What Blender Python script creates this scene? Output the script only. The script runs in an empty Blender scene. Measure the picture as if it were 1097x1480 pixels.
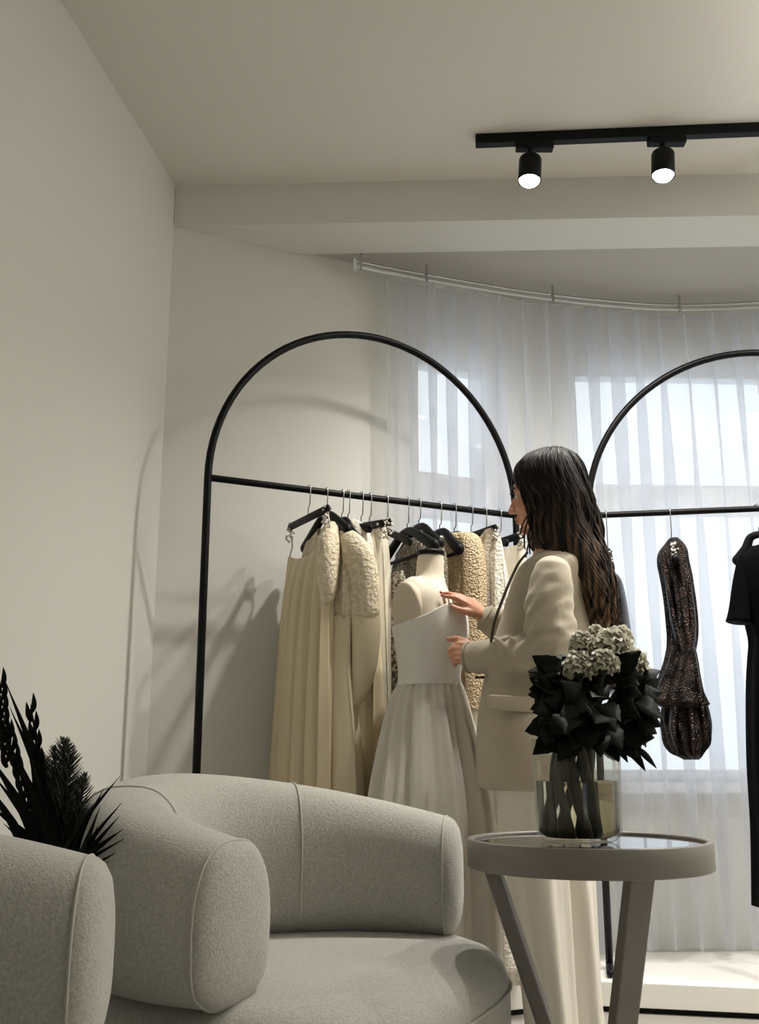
import bpy, bmesh, math, random
from mathutils import Vector, Matrix, Quaternion, noise
R = math.radians
PI = math.pi
rnd = random.Random(7)
scene = bpy.context.scene
COL = scene.collection
V = Vector

# ------------------------------------------------------------------ camera numbers
CAM_Z, PITCH, F = 0.80, R(13.2), 1500.0
cP, sP = math.cos(PITCH), math.sin(PITCH)
def P(px, py, Y):
    """point of the place seen at pixel (px,py) standing Y metres in front of the camera"""
    xc, yc = (px - 548.5) / F, (740 - py) / F
    d = V((xc, cP - yc * sP, sP + yc * cP))
    t = Y / d.y
    return V((d.x * t, Y, CAM_Z + d.z * t))

# ------------------------------------------------------------------ materials
def lin(c):
    return tuple(((x / 255) / 12.92 if x / 255 <= .04045 else ((x / 255 + .055) / 1.055) ** 2.4) for x in c)
MATS = {}
def mat(name, rgb, rough=.6, metal=0, bump=None, vary=None, sheen=0, transl=0, spec=.5, coat=0):
    m = bpy.data.materials.new(name); m.use_nodes = True
    nt = m.node_tree; n = nt.nodes; l = nt.links
    b = n['Principled BSDF']; out = n['Material Output']
    c = lin(rgb) + (1,)
    b.inputs['Base Color'].default_value = c
    b.inputs['Roughness'].default_value = rough
    b.inputs['Metallic'].default_value = metal
    b.inputs['Specular IOR Level'].default_value = spec
    b.inputs['Sheen Weight'].default_value = sheen
    b.inputs['Coat Weight'].default_value = coat
    tc = n.new('ShaderNodeTexCoord')
    if vary:
        sc, amt, c2 = vary
        nz = n.new('ShaderNodeTexNoise'); nz.inputs['Scale'].default_value = sc; nz.inputs['Detail'].default_value = 4
        l.new(tc.outputs['Object'], nz.inputs['Vector'])
        mx = n.new('ShaderNodeMix'); mx.data_type = 'RGBA'
        mx.inputs['A'].default_value = c; mx.inputs['B'].default_value = lin(c2) + (1,)
        cr = n.new('ShaderNodeMapRange'); cr.inputs['From Min'].default_value = .5 - amt; cr.inputs['From Max'].default_value = .5 + amt
        l.new(nz.outputs['Fac'], cr.inputs['Value']); l.new(cr.outputs['Result'], mx.inputs['Factor'])
        l.new(mx.outputs['Result'], b.inputs['Base Color'])
    if bump:
        kind, sc, st, dist = bump
        if kind == 'noise':
            t = n.new('ShaderNodeTexNoise'); t.inputs['Detail'].default_value = 5; o = t.outputs['Fac']
        else:
            t = n.new('ShaderNodeTexVoronoi'); o = t.outputs['Distance']
        t.inputs['Scale'].default_value = sc
        l.new(tc.outputs['Object'], t.inputs['Vector'])
        bp = n.new('ShaderNodeBump'); bp.inputs['Strength'].default_value = st; bp.inputs['Distance'].default_value = dist
        l.new(o, bp.inputs['Height']); l.new(bp.outputs['Normal'], b.inputs['Normal'])
    if transl:
        tr = n.new('ShaderNodeBsdfTranslucent'); tr.inputs['Color'].default_value = c
        ms = n.new('ShaderNodeMixShader'); ms.inputs[0].default_value = transl
        l.new(b.outputs[0], ms.inputs[1]); l.new(tr.outputs[0], ms.inputs[2]); l.new(ms.outputs[0], out.inputs['Surface'])
    MATS[name] = m
    return m

WALL = mat('wall paint', (221, 220, 213), .85, bump=('noise', 300, .08, .002))
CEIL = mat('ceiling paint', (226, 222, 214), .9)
BAYC = mat('bay ceiling shade grey', (186, 182, 175), .9)  # greyer than the main ceiling: the bay's dimmer light put into the colour
FRAME = mat('window frame white', (225, 226, 228), .5)
PLAT = mat('platform white lacquer', (243, 241, 235), .35)
BLACKM = mat('black powder coated metal', (5, 5, 5), .42, 0, spec=.2)
BLACKP = mat('black plastic', (6, 6, 6), .5, spec=.2)
CHROME = mat('chrome', (200, 200, 200), .18, 1)
BOUCLE = mat('wool upholstery', (186, 184, 175), .95, sheen=.3, bump=('noise', 260, .55, .004), vary=(180, .22, (160, 157, 148)))
SEAM = mat('upholstery seam', (184, 182, 173), .95, bump=('noise', 400, .3, .002))
TABLEM = mat('taupe lacquered metal', (132, 126, 119), .42, .1, bump=('noise', 300, .05, .001))
BLAZER = mat('cream wool blend', (186, 175, 155), .85, sheen=.2, bump=('noise', 900, .25, .001), vary=(6, .3, (178, 166, 145)))
PIPING = mat('dark blazer lining', (70, 58, 48), .8)
TROUS = mat('white crepe', (228, 222, 210), .75, bump=('noise', 700, .2, .001))
SKIN = mat('skin', (205, 152, 122), .5, bump=('noise', 400, .12, .001), vary=(12, .3, (196, 138, 110)))
LIPS = mat('lip colour', (160, 80, 75), .4)
EYEW = mat('eye white', (225, 222, 218), .2)
NAILM = mat('nail varnish', (190, 120, 112), .2)
FORM = mat('cream linen jersey', (232, 220, 200), .9, bump=('noise', 900, .3, .001), vary=(8, .3, (222, 208, 186)))
FORMP = mat('linen arm plate', (214, 200, 178), .9, bump=('noise', 900, .4, .001))
GOWN = mat('ivory crepe gown', (238, 234, 226), .7, bump=('noise', 900, .15, .001), transl=.12)
TULLE = mat('ivory chiffon skirt', (236, 231, 221), .75, bump=('noise', 900, .15, .001), transl=.22)
CREAM = mat('champagne silk', (222, 206, 172), .42, transl=.12, bump=('noise', 500, .1, .001))
BUTTER = mat('butter satin', (226, 212, 180), .38, transl=.1, bump=('noise', 500, .1, .001))
IVORY = mat('ivory silk', (234, 226, 206), .45, transl=.15, bump=('noise', 500, .1, .001))
LACE = mat('floral lace', (236, 224, 198), .7, bump=('noise', 90, 1.0, .01), vary=(70, .16, (208, 192, 162)))
WLACE = mat('white lace', (242, 238, 228), .7, transl=.15, bump=('noise', 90, 1.0, .01), vary=(60, .16, (222, 214, 196)))
KNIT = mat('beaded beige tweed', (206, 186, 150), .6, bump=('vor', 130, .8, .006), vary=(160, .2, (150, 128, 98)))
PEARL = mat('pearl beaded net', (225, 218, 200), .4, bump=('vor', 110, 1, .012), vary=(95, .1, (88, 78, 64)))
SEQUIN = mat('grey bead embroidery', (176, 165, 146), .35, .3, bump=('vor', 140, 1, .01), vary=(110, .15, (92, 82, 70)))
BRONZE = mat('bronze sequins on black', (56, 45, 39), .25, .7, bump=('vor', 210, .8, .006), vary=(22, .12, (5, 4, 4)))
BLACKC = mat('black crepe', (6, 6, 6), .9, spec=.05, bump=('noise', 500, .2, .001))
STEM = mat('flower stem', (38, 42, 24), .55)
LEAF = mat('dark bouquet leaf', (20, 26, 16), .55, spec=.12, vary=(20, .3, (14, 19, 11)), bump=('noise', 60, .3, .003))
PALM = mat('dark palm leaf', (18, 21, 15), .6, spec=.12, vary=(14, .3, (11, 13, 9)))
FERN = mat('foxtail fern needle', (52, 55, 42), .6)
PETAL = mat('ivory petal', (216, 212, 198), .6, transl=.25, vary=(30, .3, (196, 190, 164)))
POT = mat('charcoal clay pot', (58, 55, 52), .7, bump=('noise', 60, .3, .004))
SOIL = mat('potting soil', (40, 32, 26), .95, bump=('noise', 80, 1, .01))
TAG = mat('white plastic', (225, 225, 222), .5)
BEAD = mat('glass bead', (210, 205, 195), .15, .6)

def hair_mat():
    m = bpy.data.materials.new('brown balayage hair'); m.use_nodes = True
    nt = m.node_tree; n = nt.nodes; l = nt.links; b = n['Principled BSDF']
    tc = n.new('ShaderNodeTexCoord'); sx = n.new('ShaderNodeSeparateXYZ'); l.new(tc.outputs['Object'], sx.inputs[0])
    mr = n.new('ShaderNodeMapRange'); mr.inputs['From Min'].default_value = 1.58; mr.inputs['From Max'].default_value = 1.12
    l.new(sx.outputs['Z'], mr.inputs['Value'])
    nz = n.new('ShaderNodeTexNoise'); mp = n.new('ShaderNodeMapping'); mp.inputs['Scale'].default_value = (60, 60, 4)
    l.new(tc.outputs['Object'], mp.inputs[0]); l.new(mp.outputs[0], nz.inputs['Vector']); nz.inputs['Scale'].default_value = 1.4
    n2 = n.new('ShaderNodeMapRange'); n2.inputs['From Min'].default_value = .42; n2.inputs['From Max'].default_value = .75; l.new(nz.outputs['Fac'], n2.inputs['Value'])
    mu = n.new('ShaderNodeMath'); mu.operation = 'MULTIPLY'; l.new(mr.outputs[0], mu.inputs[0]); l.new(n2.outputs[0], mu.inputs[1])
    mx = n.new('ShaderNodeMix'); mx.data_type = 'RGBA'; mx.inputs['A'].default_value = lin((20, 15, 12)) + (1,); mx.inputs['B'].default_value = lin((150, 118, 94)) + (1,)
    l.new(mu.outputs[0], mx.inputs['Factor']); l.new(mx.outputs['Result'], b.inputs['Base Color'])
    b.inputs['Roughness'].default_value = .5; b.inputs['Specular IOR Level'].default_value = .14
    bp = n.new('ShaderNodeBump'); bp.inputs['Strength'].default_value = .5; bp.inputs['Distance'].default_value = .004
    l.new(nz.outputs['Fac'], bp.inputs['Height']); l.new(bp.outputs[0], b.inputs['Normal'])
    return m
HAIR = hair_mat()
def glass_mat(name, tint, refl_rough=0.0, base_fac=.04, ior=1.45):
    m = bpy.data.materials.new(name); m.use_nodes = True
    nt = m.node_tree; n = nt.nodes; l = nt.links; n.remove(n['Principled BSDF'])
    tr = n.new('ShaderNodeBsdfTransparent'); tr.inputs[0].default_value = tint + (1,)
    gl = n.new('ShaderNodeBsdfGlossy'); gl.inputs['Roughness'].default_value = refl_rough
    lw = n.new('ShaderNodeLayerWeight'); lw.inputs['Blend'].default_value = .5
    pw = n.new('ShaderNodeMath'); pw.operation = 'POWER'; pw.inputs[1].default_value = 4.5; l.new(lw.outputs['Facing'], pw.inputs[0])
    fr = n.new('ShaderNodeMath'); fr.operation = 'MULTIPLY_ADD'; fr.inputs[1].default_value = .75; fr.inputs[2].default_value = base_fac; l.new(pw.outputs[0], fr.inputs[0])
    ms = n.new('ShaderNodeMixShader'); l.new(fr.outputs[0], ms.inputs[0]); l.new(tr.outputs[0], ms.inputs[1]); l.new(gl.outputs[0], ms.inputs[2])
    l.new(ms.outputs[0], n['Material Output'].inputs['Surface'])
    return m
PANE = glass_mat('window glass', (.96, .98, .98))
VASEG = glass_mat('vase glass', (.93, .93, .90), ior=1.35)
def water_mat():
    m = bpy.data.materials.new('vase water'); m.use_nodes = True
    nt = m.node_tree; n = nt.nodes; l = nt.links; n.remove(n['Principled BSDF'])
    g = n.new('ShaderNodeBsdfRefraction'); g.inputs['IOR'].default_value = 1.2; g.inputs['Color'].default_value = (.93, .91, .82, 1)
    gl = n.new('ShaderNodeBsdfGlossy'); gl.inputs['Roughness'].default_value = .02
    fr = n.new('ShaderNodeFresnel'); fr.inputs['IOR'].default_value = 1.33
    ms = n.new('ShaderNodeMixShader'); l.new(fr.outputs[0], ms.inputs[0]); l.new(g.outputs[0], ms.inputs[1]); l.new(gl.outputs[0], ms.inputs[2])
    l.new(ms.outputs[0], n['Material Output'].inputs['Surface'])
    return m
WATER = water_mat()
DARKGLASS = mat('smoked glass top', (26, 24, 23), .04, spec=.9)
def sheer_mat():
    m = bpy.data.materials.new('sheer voile'); m.use_nodes = True
    nt = m.node_tree; n = nt.nodes; l = nt.links; n.remove(n['Principled BSDF'])
    tr = n.new('ShaderNodeBsdfTransparent')
    tl = n.new('ShaderNodeBsdfTranslucent'); tl.inputs[0].default_value = lin((238, 240, 246)) + (1,)
    df = n.new('ShaderNodeBsdfDiffuse'); df.inputs[0].default_value = lin((205, 206, 210)) + (1,)
    m1 = n.new('ShaderNodeMixShader'); m1.inputs[0].default_value = .22; l.new(tl.outputs[0], m1.inputs[1]); l.new(df.outputs[0], m1.inputs[2])
    m2 = n.new('ShaderNodeMixShader'); m2.inputs[0].default_value = SHEER
    l.new(tr.outputs[0], m2.inputs[1]); l.new(m1.outputs[0], m2.inputs[2]); l.new(m2.outputs[0], n['Material Output'].inputs['Surface'])
    return m
SHEER = .50
VOILE = sheer_mat()
def emit_mat(name, col, s):
    m = bpy.data.materials.new(name); m.use_nodes = True
    nt = m.node_tree; n = nt.nodes; n.remove(n['Principled BSDF'])
    e = n.new('ShaderNodeEmission'); e.inputs[0].default_value = col + (1,); e.inputs[1].default_value = s
    nt.links.new(e.outputs[0], n['Material Output'].inputs['Surface']); return m
def floor_mat():
    m = bpy.data.materials.new('pale stone tiles'); m.use_nodes = True
    nt = m.node_tree; n = nt.nodes; l = nt.links; b = n['Principled BSDF']
    tc = n.new('ShaderNodeTexCoord'); br = n.new('ShaderNodeTexBrick'); l.new(tc.outputs['Object'], br.inputs['Vector'])
    br.offset = 0; br.inputs['Scale'].default_value = 1; br.inputs['Brick Width'].default_value = .6; br.inputs['Row Height'].default_value = .6; br.inputs['Mortar Size'].default_value = .002
    br.inputs['Color1'].default_value = lin((164, 160, 152)) + (1,); br.inputs['Color2'].default_value = lin((160, 156, 148)) + (1,); br.inputs['Mortar'].default_value = lin((150, 146, 140)) + (1,)
    l.new(br.outputs['Color'], b.inputs['Base Color']); b.inputs['Roughness'].default_value = .35
    return m
FLOORM = floor_mat()

# ------------------------------------------------------------------ object helpers
def obj(name, bm, m, parent=None, smooth=True, mods=(), keep=False):
    if parent is not None:
        bpy.context.view_layer.update()
        bmesh.ops.transform(bm, matrix=parent.matrix_world.inverted(), verts=bm.verts[:])
    me = bpy.data.meshes.new(name)
    bmesh.ops.recalc_face_normals(bm, faces=bm.faces[:])
    bm.to_mesh(me)
    if not keep: bm.free()
    me.materials.append(m)
    if smooth:
        me.polygons.foreach_set('use_smooth', [True] * len(me.polygons))
    o = bpy.data.objects.new(name, me); COL.objects.link(o)
    if parent is not None:
        o.parent = parent
    for md in mods:
        x = o.modifiers.new(md[0], md[0])
        for k, v in md[1].items(): setattr(x, k, v)
    return o
def thing(name, label, cat, loc, group=None):
    o = bpy.data.objects.new(name, None); COL.objects.link(o); o.location = loc
    o.empty_display_size = .1
    tag(o, label, cat, group)
    bpy.context.view_layer.update()
    return o
def tag(o, label, cat, group=None):
    o['label'] = label; o['category'] = cat
    if group: o['group'] = group
    return o
def struct(name, bm, m, parent=None, smooth=False, **k):
    o = obj(name, bm, m, parent, smooth, **k)
    if parent is None: o['kind'] = 'structure'
    return o
REM = lambda v, it=6, f=.6: (('REMESH', dict(mode='VOXEL', voxel_size=v, use_smooth_shade=True)), ('SMOOTH', dict(iterations=it, factor=f)))
BEV = lambda w, s=2: (('BEVEL', dict(width=w, segments=s)),)

def box(bm, c, s, rot=None):
    g = bmesh.ops.create_cube(bm, size=1)
    M = Matrix.Translation(V(c)) @ (rot.to_4x4() if rot else Matrix()) @ Matrix.Diagonal((s[0], s[1], s[2], 1))
    bmesh.ops.transform(bm, matrix=M, verts=g['verts'])
def prism(bm, pts, z0, z1):
    lo = [bm.verts.new((p[0], p[1], z0)) for p in pts]; hi = [bm.verts.new((p[0], p[1], z1)) for p in pts]
    bm.faces.new(lo[::-1]); bm.faces.new(hi)
    n = len(pts)
    for i in range(n): bm.faces.new((lo[i], lo[(i + 1) % n], hi[(i + 1) % n], hi[i]))
def loft(bm, rings, cap0=True, cap1=True):
    vs = [[bm.verts.new(p) for p in r] for r in rings]
    n = len(rings[0])
    for a, b in zip(vs, vs[1:]):
        for i in range(n): bm.faces.new((a[i], a[(i + 1) % n], b[(i + 1) % n], b[i]))
    if cap0: bm.faces.new(vs[0][::-1])
    if cap1: bm.faces.new(vs[-1])
def ellipsoid(bm, c, r, rot=None, u=20, v=12):
    g = bmesh.ops.create_uvsphere(bm, u_segments=u, v_segments=v, radius=1)
    M = Matrix.Translation(V(c)) @ (rot.to_4x4() if rot else Matrix()) @ Matrix.Diagonal((r[0], r[1], r[2], 1))
    bmesh.ops.transform(bm, matrix=M, verts=g['verts'])
def smoothpath(pts, n=6):
    """Catmull-Rom through pts (vectors or tuples of numbers)"""
    pts = [tuple(p) for p in pts]; out = []
    for i in range(len(pts) - 1):
        p0 = pts[max(i - 1, 0)]; p1 = pts[i]; p2 = pts[i + 1]; p3 = pts[min(i + 2, len(pts) - 1)]
        for k in range(n):
            t = k / n
            out.append(tuple(.5 * (2 * b + (c - a) * t + (2 * a - 5 * b + 4 * c - d) * t * t + (3 * b - a - 3 * c + d) * t ** 3) for a, b, c, d in zip(p0, p1, p2, p3)))
    out.append(pts[-1]); return out
def tube(bm, pts, rad, seg=12, flat=1.0, up=None, round_ends=True, closed=False):
    """tube through pts; rad number or list; flat squashes along the second axis"""
    pts = [V(p) for p in pts]; n = len(pts)
    if not hasattr(rad, '__len__'): rad = [rad] * n
    rings = []
    prev = None
    for i, p in enumerate(pts):
        if closed: t = (pts[(i + 1) % n] - pts[i - 1]).normalized()
        else: t = (pts[min(i + 1, n - 1)] - pts[max(i - 1, 0)]).normalized()
        if prev is None:
            a = V(up) if up is not None else (V((0, 0, 1)) if abs(t.z) < .9 else V((1, 0, 0)))
        else: a = prev
        a = (a - t * a.dot(t)).normalized(); prev = a; b = t.cross(a)
        rings.append((p, t, a, b, rad[i]))
    def ring(p, a, b, r): return [p + a * (r * math.cos(2 * PI * k / seg)) + b * (r * flat * math.sin(2 * PI * k / seg)) for k in range(seg)]
    R_ = []
    if round_ends and not closed:
        p, t, a, b, r = rings[0]
        for h in (.25, .6, .87): R_.append(ring(p - t * r * flat * math.sqrt(1 - h * h), a, b, r * h))
    for p, t, a, b, r in rings: R_.append(ring(p, a, b, r))
    if round_ends and not closed:
        p, t, a, b, r = rings[-1]
        for h in (.87, .6, .25): R_.append(ring(p + t * r * flat * math.sqrt(1 - h * h), a, b, r * h))
    if closed:
        R_.append(R_[0])
        vs = [[bm.verts.new(q) for q in r] for r in R_[:-1]]; vs.append(vs[0])
        for x, y in zip(vs, vs[1:]):
            for k in range(seg): bm.faces.new((x[k], x[(k + 1) % seg], y[(k + 1) % seg], y[k]))
    else: loft(bm, R_)
def interp(rows, y):
    if y <= rows[0][0]: return rows[0][1:]
    for a, b in zip(rows, rows[1:]):
        if y <= b[0]:
            t = (y - a[0]) / (b[0] - a[0]); return tuple(p + (q - p) * t for p, q in zip(a[1:], b[1:]))
    return rows[-1][1:]
def sil_loft(bm, rows, Y, seg=48, n=None, ripple=None, tilt=None, cap0=True, cap1=True, power=2.0, sub=4):
    """rows (py, xl, xr, half depth in metres[, dY]) ; horizontal rings with real depth"""
    rows = [tuple(r) + (0,) * (5 - len(r)) for r in rows]
    rr = smoothpath(rows, sub) if len(rows) > 2 else rows
    N = len(rr); rings = []
    for i, (py, xl, xr, th, dY) in enumerate(rr):
        A = P(xl, py, Y + dY); B = P(xr, py, Y + dY); c = (A + B) / 2; hw = (B.x - A.x) / 2
        f = i / (N - 1); ring = []
        for k in range(seg):
            ph = 2 * PI * k / seg; cx, sx = math.cos(ph), math.sin(ph)
            e = 2 / power
            x = hw * math.copysign(abs(cx) ** e, cx); y = -th * math.copysign(abs(sx) ** e, sx)
            q = V((c.x + x, c.y + y, c.z))
            if ripple:
                w = ripple(ph, f, q); q += V((cx * w, -sx * w, 0))
            if tilt: q.z += tilt(x / max(hw, 1e-6), sx, f)
            ring.append(q)
        rings.append(ring)
    loft(bm, rings, cap0, cap1)
    return rings

# ================================================================== THE ROOM
H, HB, HBAY = 2.847, 2.682, 2.692
P0 = V((-.753, 3.458)); WL = lambda y: -.753 - .14 * (3.458 - y)
P1 = V((.06, 3.842)); P2 = V((.66, 4.14)); P3 = V((1.95, 4.20)); P4 = V((2.75, 3.75)); P5 = V((2.75, 3.33))
YB, XR = -3.2, 3.4
bm = bmesh.new(); prism(bm, [(-2.4, YB - .3), (XR + .3, YB - .3), (XR + .3, 4.6), (-2.4, 4.6)], -.1, 0); struct('floor', bm, FLOORM)
bm = bmesh.new(); prism(bm, [(-2.4, YB - .3), (XR + .3, YB - .3), (XR + .3, 3.6), (-2.4, 3.6)], H, H + .12); struct('ceiling', bm, CEIL)
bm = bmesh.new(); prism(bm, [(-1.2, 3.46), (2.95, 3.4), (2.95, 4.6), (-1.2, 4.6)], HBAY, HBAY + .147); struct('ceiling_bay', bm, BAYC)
# dropped beam between room and bay
bm = bmesh.new(); d = V((1, -.038)); a = V((-.79, 3.455)); b = a + d * 4.3
prism(bm, [a, b, b + V((0, .235)), a + V((0, .235))], HB, H); o = struct('trim_1', bm, WALL); o.name = 'trim_1'
def wallseg(bm, a, b, z0, z1, t=.12):
    n = V((-(b - a).y, (b - a).x)).normalized() * t
    prism(bm, [a, b, b + n, a + n], z0, z1)
bm = bmesh.new(); yl = [3.458, YB]; prism(bm, [(WL(3.46), 3.46), (WL(3.46) - .15, 3.46), (WL(YB) - .15, YB), (WL(YB), YB)], 0, H); struct('wall_left', bm, WALL)
bm = bmesh.new(); wallseg(bm, P0 + (P0 - P1) * .05, P1, 0, H - .01); struct('wall_back_left', bm, WALL)
bm = bmesh.new(); prism(bm, [(XR, YB), (XR + .15, YB), (XR + .15, 3.5), (XR, 3.5)], 0, H); struct('wall_right', bm, WALL)
bm = bmesh.new(); wallseg(bm, P5, V((XR, 3.31)), 0, H); wallseg(bm, P4, P5, 0, HBAY); wallseg(bm, P3, P4, 0, HBAY); struct('wall_back_right', bm, WALL)
def window_wall(wname, a, b, wins, start):
    """wall along a->b with openings (s0,s1,z0,z1); each opening gets a framed window"""
    L = (b - a).length; u = (b - a).normalized(); n = V((-u.y, u.x))
    def quad(bm, s0, s1, z0, z1, o0=0, o1=.14):
        pts = [a + u * s0 + n * o0, a + u * s1 + n * o0, a + u * s1 + n * o1, a + u * s0 + n * o1]; prism(bm, pts, z0, z1)
    bm = bmesh.new(); s = 0
    for (s0, s1, z0, z1, mids, rails) in wins:
        quad(bm, s, s0, 0, HBAY); quad(bm, s0, s1, 0, z0); quad(bm, s0, s1, z1, HBAY); s = s1
    quad(bm, s, L, 0, HBAY); struct(wname, bm, WALL)
    for i, (s0, s1, z0, z1, mids, rails) in enumerate(wins):
        fw = .045; bm = bmesh.new()
        quad(bm, s0, s0 + fw, z0, z1, .03, .10); quad(bm, s1 - fw, s1, z0, z1, .03, .10)
        quad(bm, s0 + fw, s1 - fw, z0, z0 + fw, .03, .10); quad(bm, s0 + fw, s1 - fw, z1 - fw, z1, .03, .10)
        for mz, th in rails: quad(bm, s0 + fw, s1 - fw, mz - th / 2, mz + th / 2, .03, .10)
        for ms in mids: quad(bm, ms - .025, ms + .025, z0 + fw, z1 - fw, .035, .095)
        w = struct('window_%d' % (start + i), bm, FRAME)
        bm = bmesh.new(); quad(bm, s0 - .03, s1 + .03, z0 - .04, z0, -.05, .03); o = obj('sill', bm, FRAME, w, False)
        bm = bmesh.new(); quad(bm, s0 + fw, s1 - fw, z0 + fw, z1 - fw, .06, .066); obj('pane', bm, PANE, w, False)
window_wall('wall_window_left', P1, P2, [(.075, .50, .70, 2.38, [], [(1.80, .17)])], 1)
window_wall('wall_window_front', P2, P3, [(.13, 1.2, .70, 2.42, [], [(1.84, .12)])], 2)
# behind the camera: unseen front wall, its window added for fill daylight
bm = bmesh.new(); x0, x1 = .7, 1.7
prism(bm, [(-2.4, YB - .15), (x0, YB - .15), (x0, YB), (-2.4, YB)], 0, H); prism(bm, [(x1, YB - .15), (XR + .2, YB - .15), (XR + .2, YB), (x1, YB)], 0, H)
prism(bm, [(x0, YB - .15), (x1, YB - .15), (x1, YB), (x0, YB)], 0, .3); prism(bm, [(x0, YB - .15), (x1, YB - .15), (x1, YB), (x0, YB)], 2.5, H)
struct('wall_front', bm, WALL)
bm = bmesh.new()
for xx in (x0 + .03, (x0 + x1) / 2, x1 - .03): box(bm, (xx, YB - .08, 1.4), (.06, .08, 2.2))
for zz in (.33, 2.47): box(bm, (1.2, YB - .08, zz), (1.0, .08, .06))
w = struct('window_3', bm, FRAME)
bm = bmesh.new(); box(bm, (1.2, YB - .08, 1.4), (.9, .006, 2.1)); obj('pane', bm, PANE, w, False)

# raised display platform in the bay
edge = [V((-.86, 2.98)), V((.60, 3.62)), V((2.60, 3.19))]
bm = bmesh.new(); prism(bm, [edge[0], edge[1], edge[2], (2.70, 3.3), (2.70, 3.70), (1.93, 4.15), (.68, 4.09), (.07, 3.79), (-.72, 3.41), (-.80, 3.40)], .018, .093)
o = struct('platform', bm, PLAT, mods=BEV(.003)); tag(o, 'low white display platform under the window curtains', 'platform'); del o['kind']
bm = bmesh.new(); prism(bm, [edge[0] + V((.03, .03)), edge[1] + V((0, .02)), edge[2] + V((0, .02)), (2.66, 3.65), (1.9, 4.1), (.7, 4.05), (-.70, 3.38)], 0, .018)
obj('recessed_plinth', bm, BLACKP, o, False)

# ================================================================== CURTAIN + RAIL
cp = [(-.09, 3.665), (.045, 3.725), (.30, 3.825), (.56, 3.92), (.87, 4.005), (1.2, 4.06), (1.55, 4.04), (1.95, 3.95), (2.35, 3.78), (2.62, 3.60)]
path = [V(p) for p in smoothpath(cp, 24)]
def arc(path):
    s = [0]
    for a, b in zip(path, path[1:]): s.append(s[-1] + (b - a).length)
    return s
S = arc(path)
def at(s):
    s = max(0, min(S[-1] - 1e-6, s))
    lo = 0
    for i in range(len(S) - 1):
        if S[i + 1] >= s: lo = i; break
    t = (s - S[lo]) / (S[lo + 1] - S[lo]); p = path[lo].lerp(path[lo + 1], t)
    k0, k1 = max(lo - 2, 0), min(lo + 3, len(path) - 1)
    u = (path[k1] - path[k0]).normalized(); return p, u, V((-u.y, u.x))
HR = 2.640
rail = thing('curtain_rail', 'slim silver curved curtain track just under the bay ceiling', 'curtain rail', (0, 3.7, HR))
bm = bmesh.new(); tube(bm, [V((p.x, p.y, HR + .010)) for p in path], .006, 8, round_ends=False); obj('track', bm, CHROME, rail)
bm = bmesh.new(); tube(bm, [V((p.x, p.y, HR - .012)) for p in path], .005, 8, round_ends=False); obj('lower_track', bm, FRAME, rail)
for s in (.02, .30, .86, 1.42, 1.95, 2.45):
    p, u, n = at(s)
    bm = bmesh.new(); box(bm, (p.x, p.y, (HR + HBAY) / 2 + .01), (.008, .008, HBAY - HR - .02)); box(bm, (p.x, p.y, HR), (.010, .022, .034)); obj('bracket', bm, CHROME, rail, False)
bm = bmesh.new(); p, u, n = at(0); box(bm, (p.x - .004, p.y, HR - .005), (.012, .02, .044)); obj('end_cap', bm, TAG, rail, False)
s0, s1 = .148, S[-1] - .02
ncol = int((s1 - s0) * 420); zs = [HR - .03, HR - .045, HR - .09] + [HR - .09 - (HR - .09 - .112) * k / 22 for k in range(1, 23)]
folds = []; q = 0
rf = random.Random(3)
while q < s1 + .2: w = rf.uniform(.075, .118); folds.append((q, w, rf.uniform(.8, 1.2))); q += w
bm = bmesh.new(); rows = []
for z in zs:
    f = (HR - z) / HR; row = []
    for i in range(ncol + 1):
        s = s0 + (s1 - s0) * i / ncol + .012 * math.sin(3.1 * z + 1.7 * i / 60) * f
        for (a, w, k) in folds:
            if a <= s < a + w: break
        ph = (s - a) / w
        amp = (.014 + .008 * min(1, f * 6)) * k
        p, u, n = at(s + .46 * w * math.sin(2 * PI * ph) * (.8 + .3 * math.sin(z * 2 + a * 9)))
        off = amp * math.cos(2 * PI * ph) - .012 * f
        if i < 6: off *= i / 6
        q2 = p + n * off
        row.append(bm.verts.new((q2.x, q2.y, z)))
    rows.append(row)
for a, b in zip(rows, rows[1:]):
    for i in range(ncol): bm.faces.new((a[i], a[i + 1], b[i + 1], b[i]))
cur = obj('sheer_curtain', bm, VOILE)
tag(cur, 'white floor length sheer voile curtain pleated across the bay windows', 'curtain')
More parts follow.
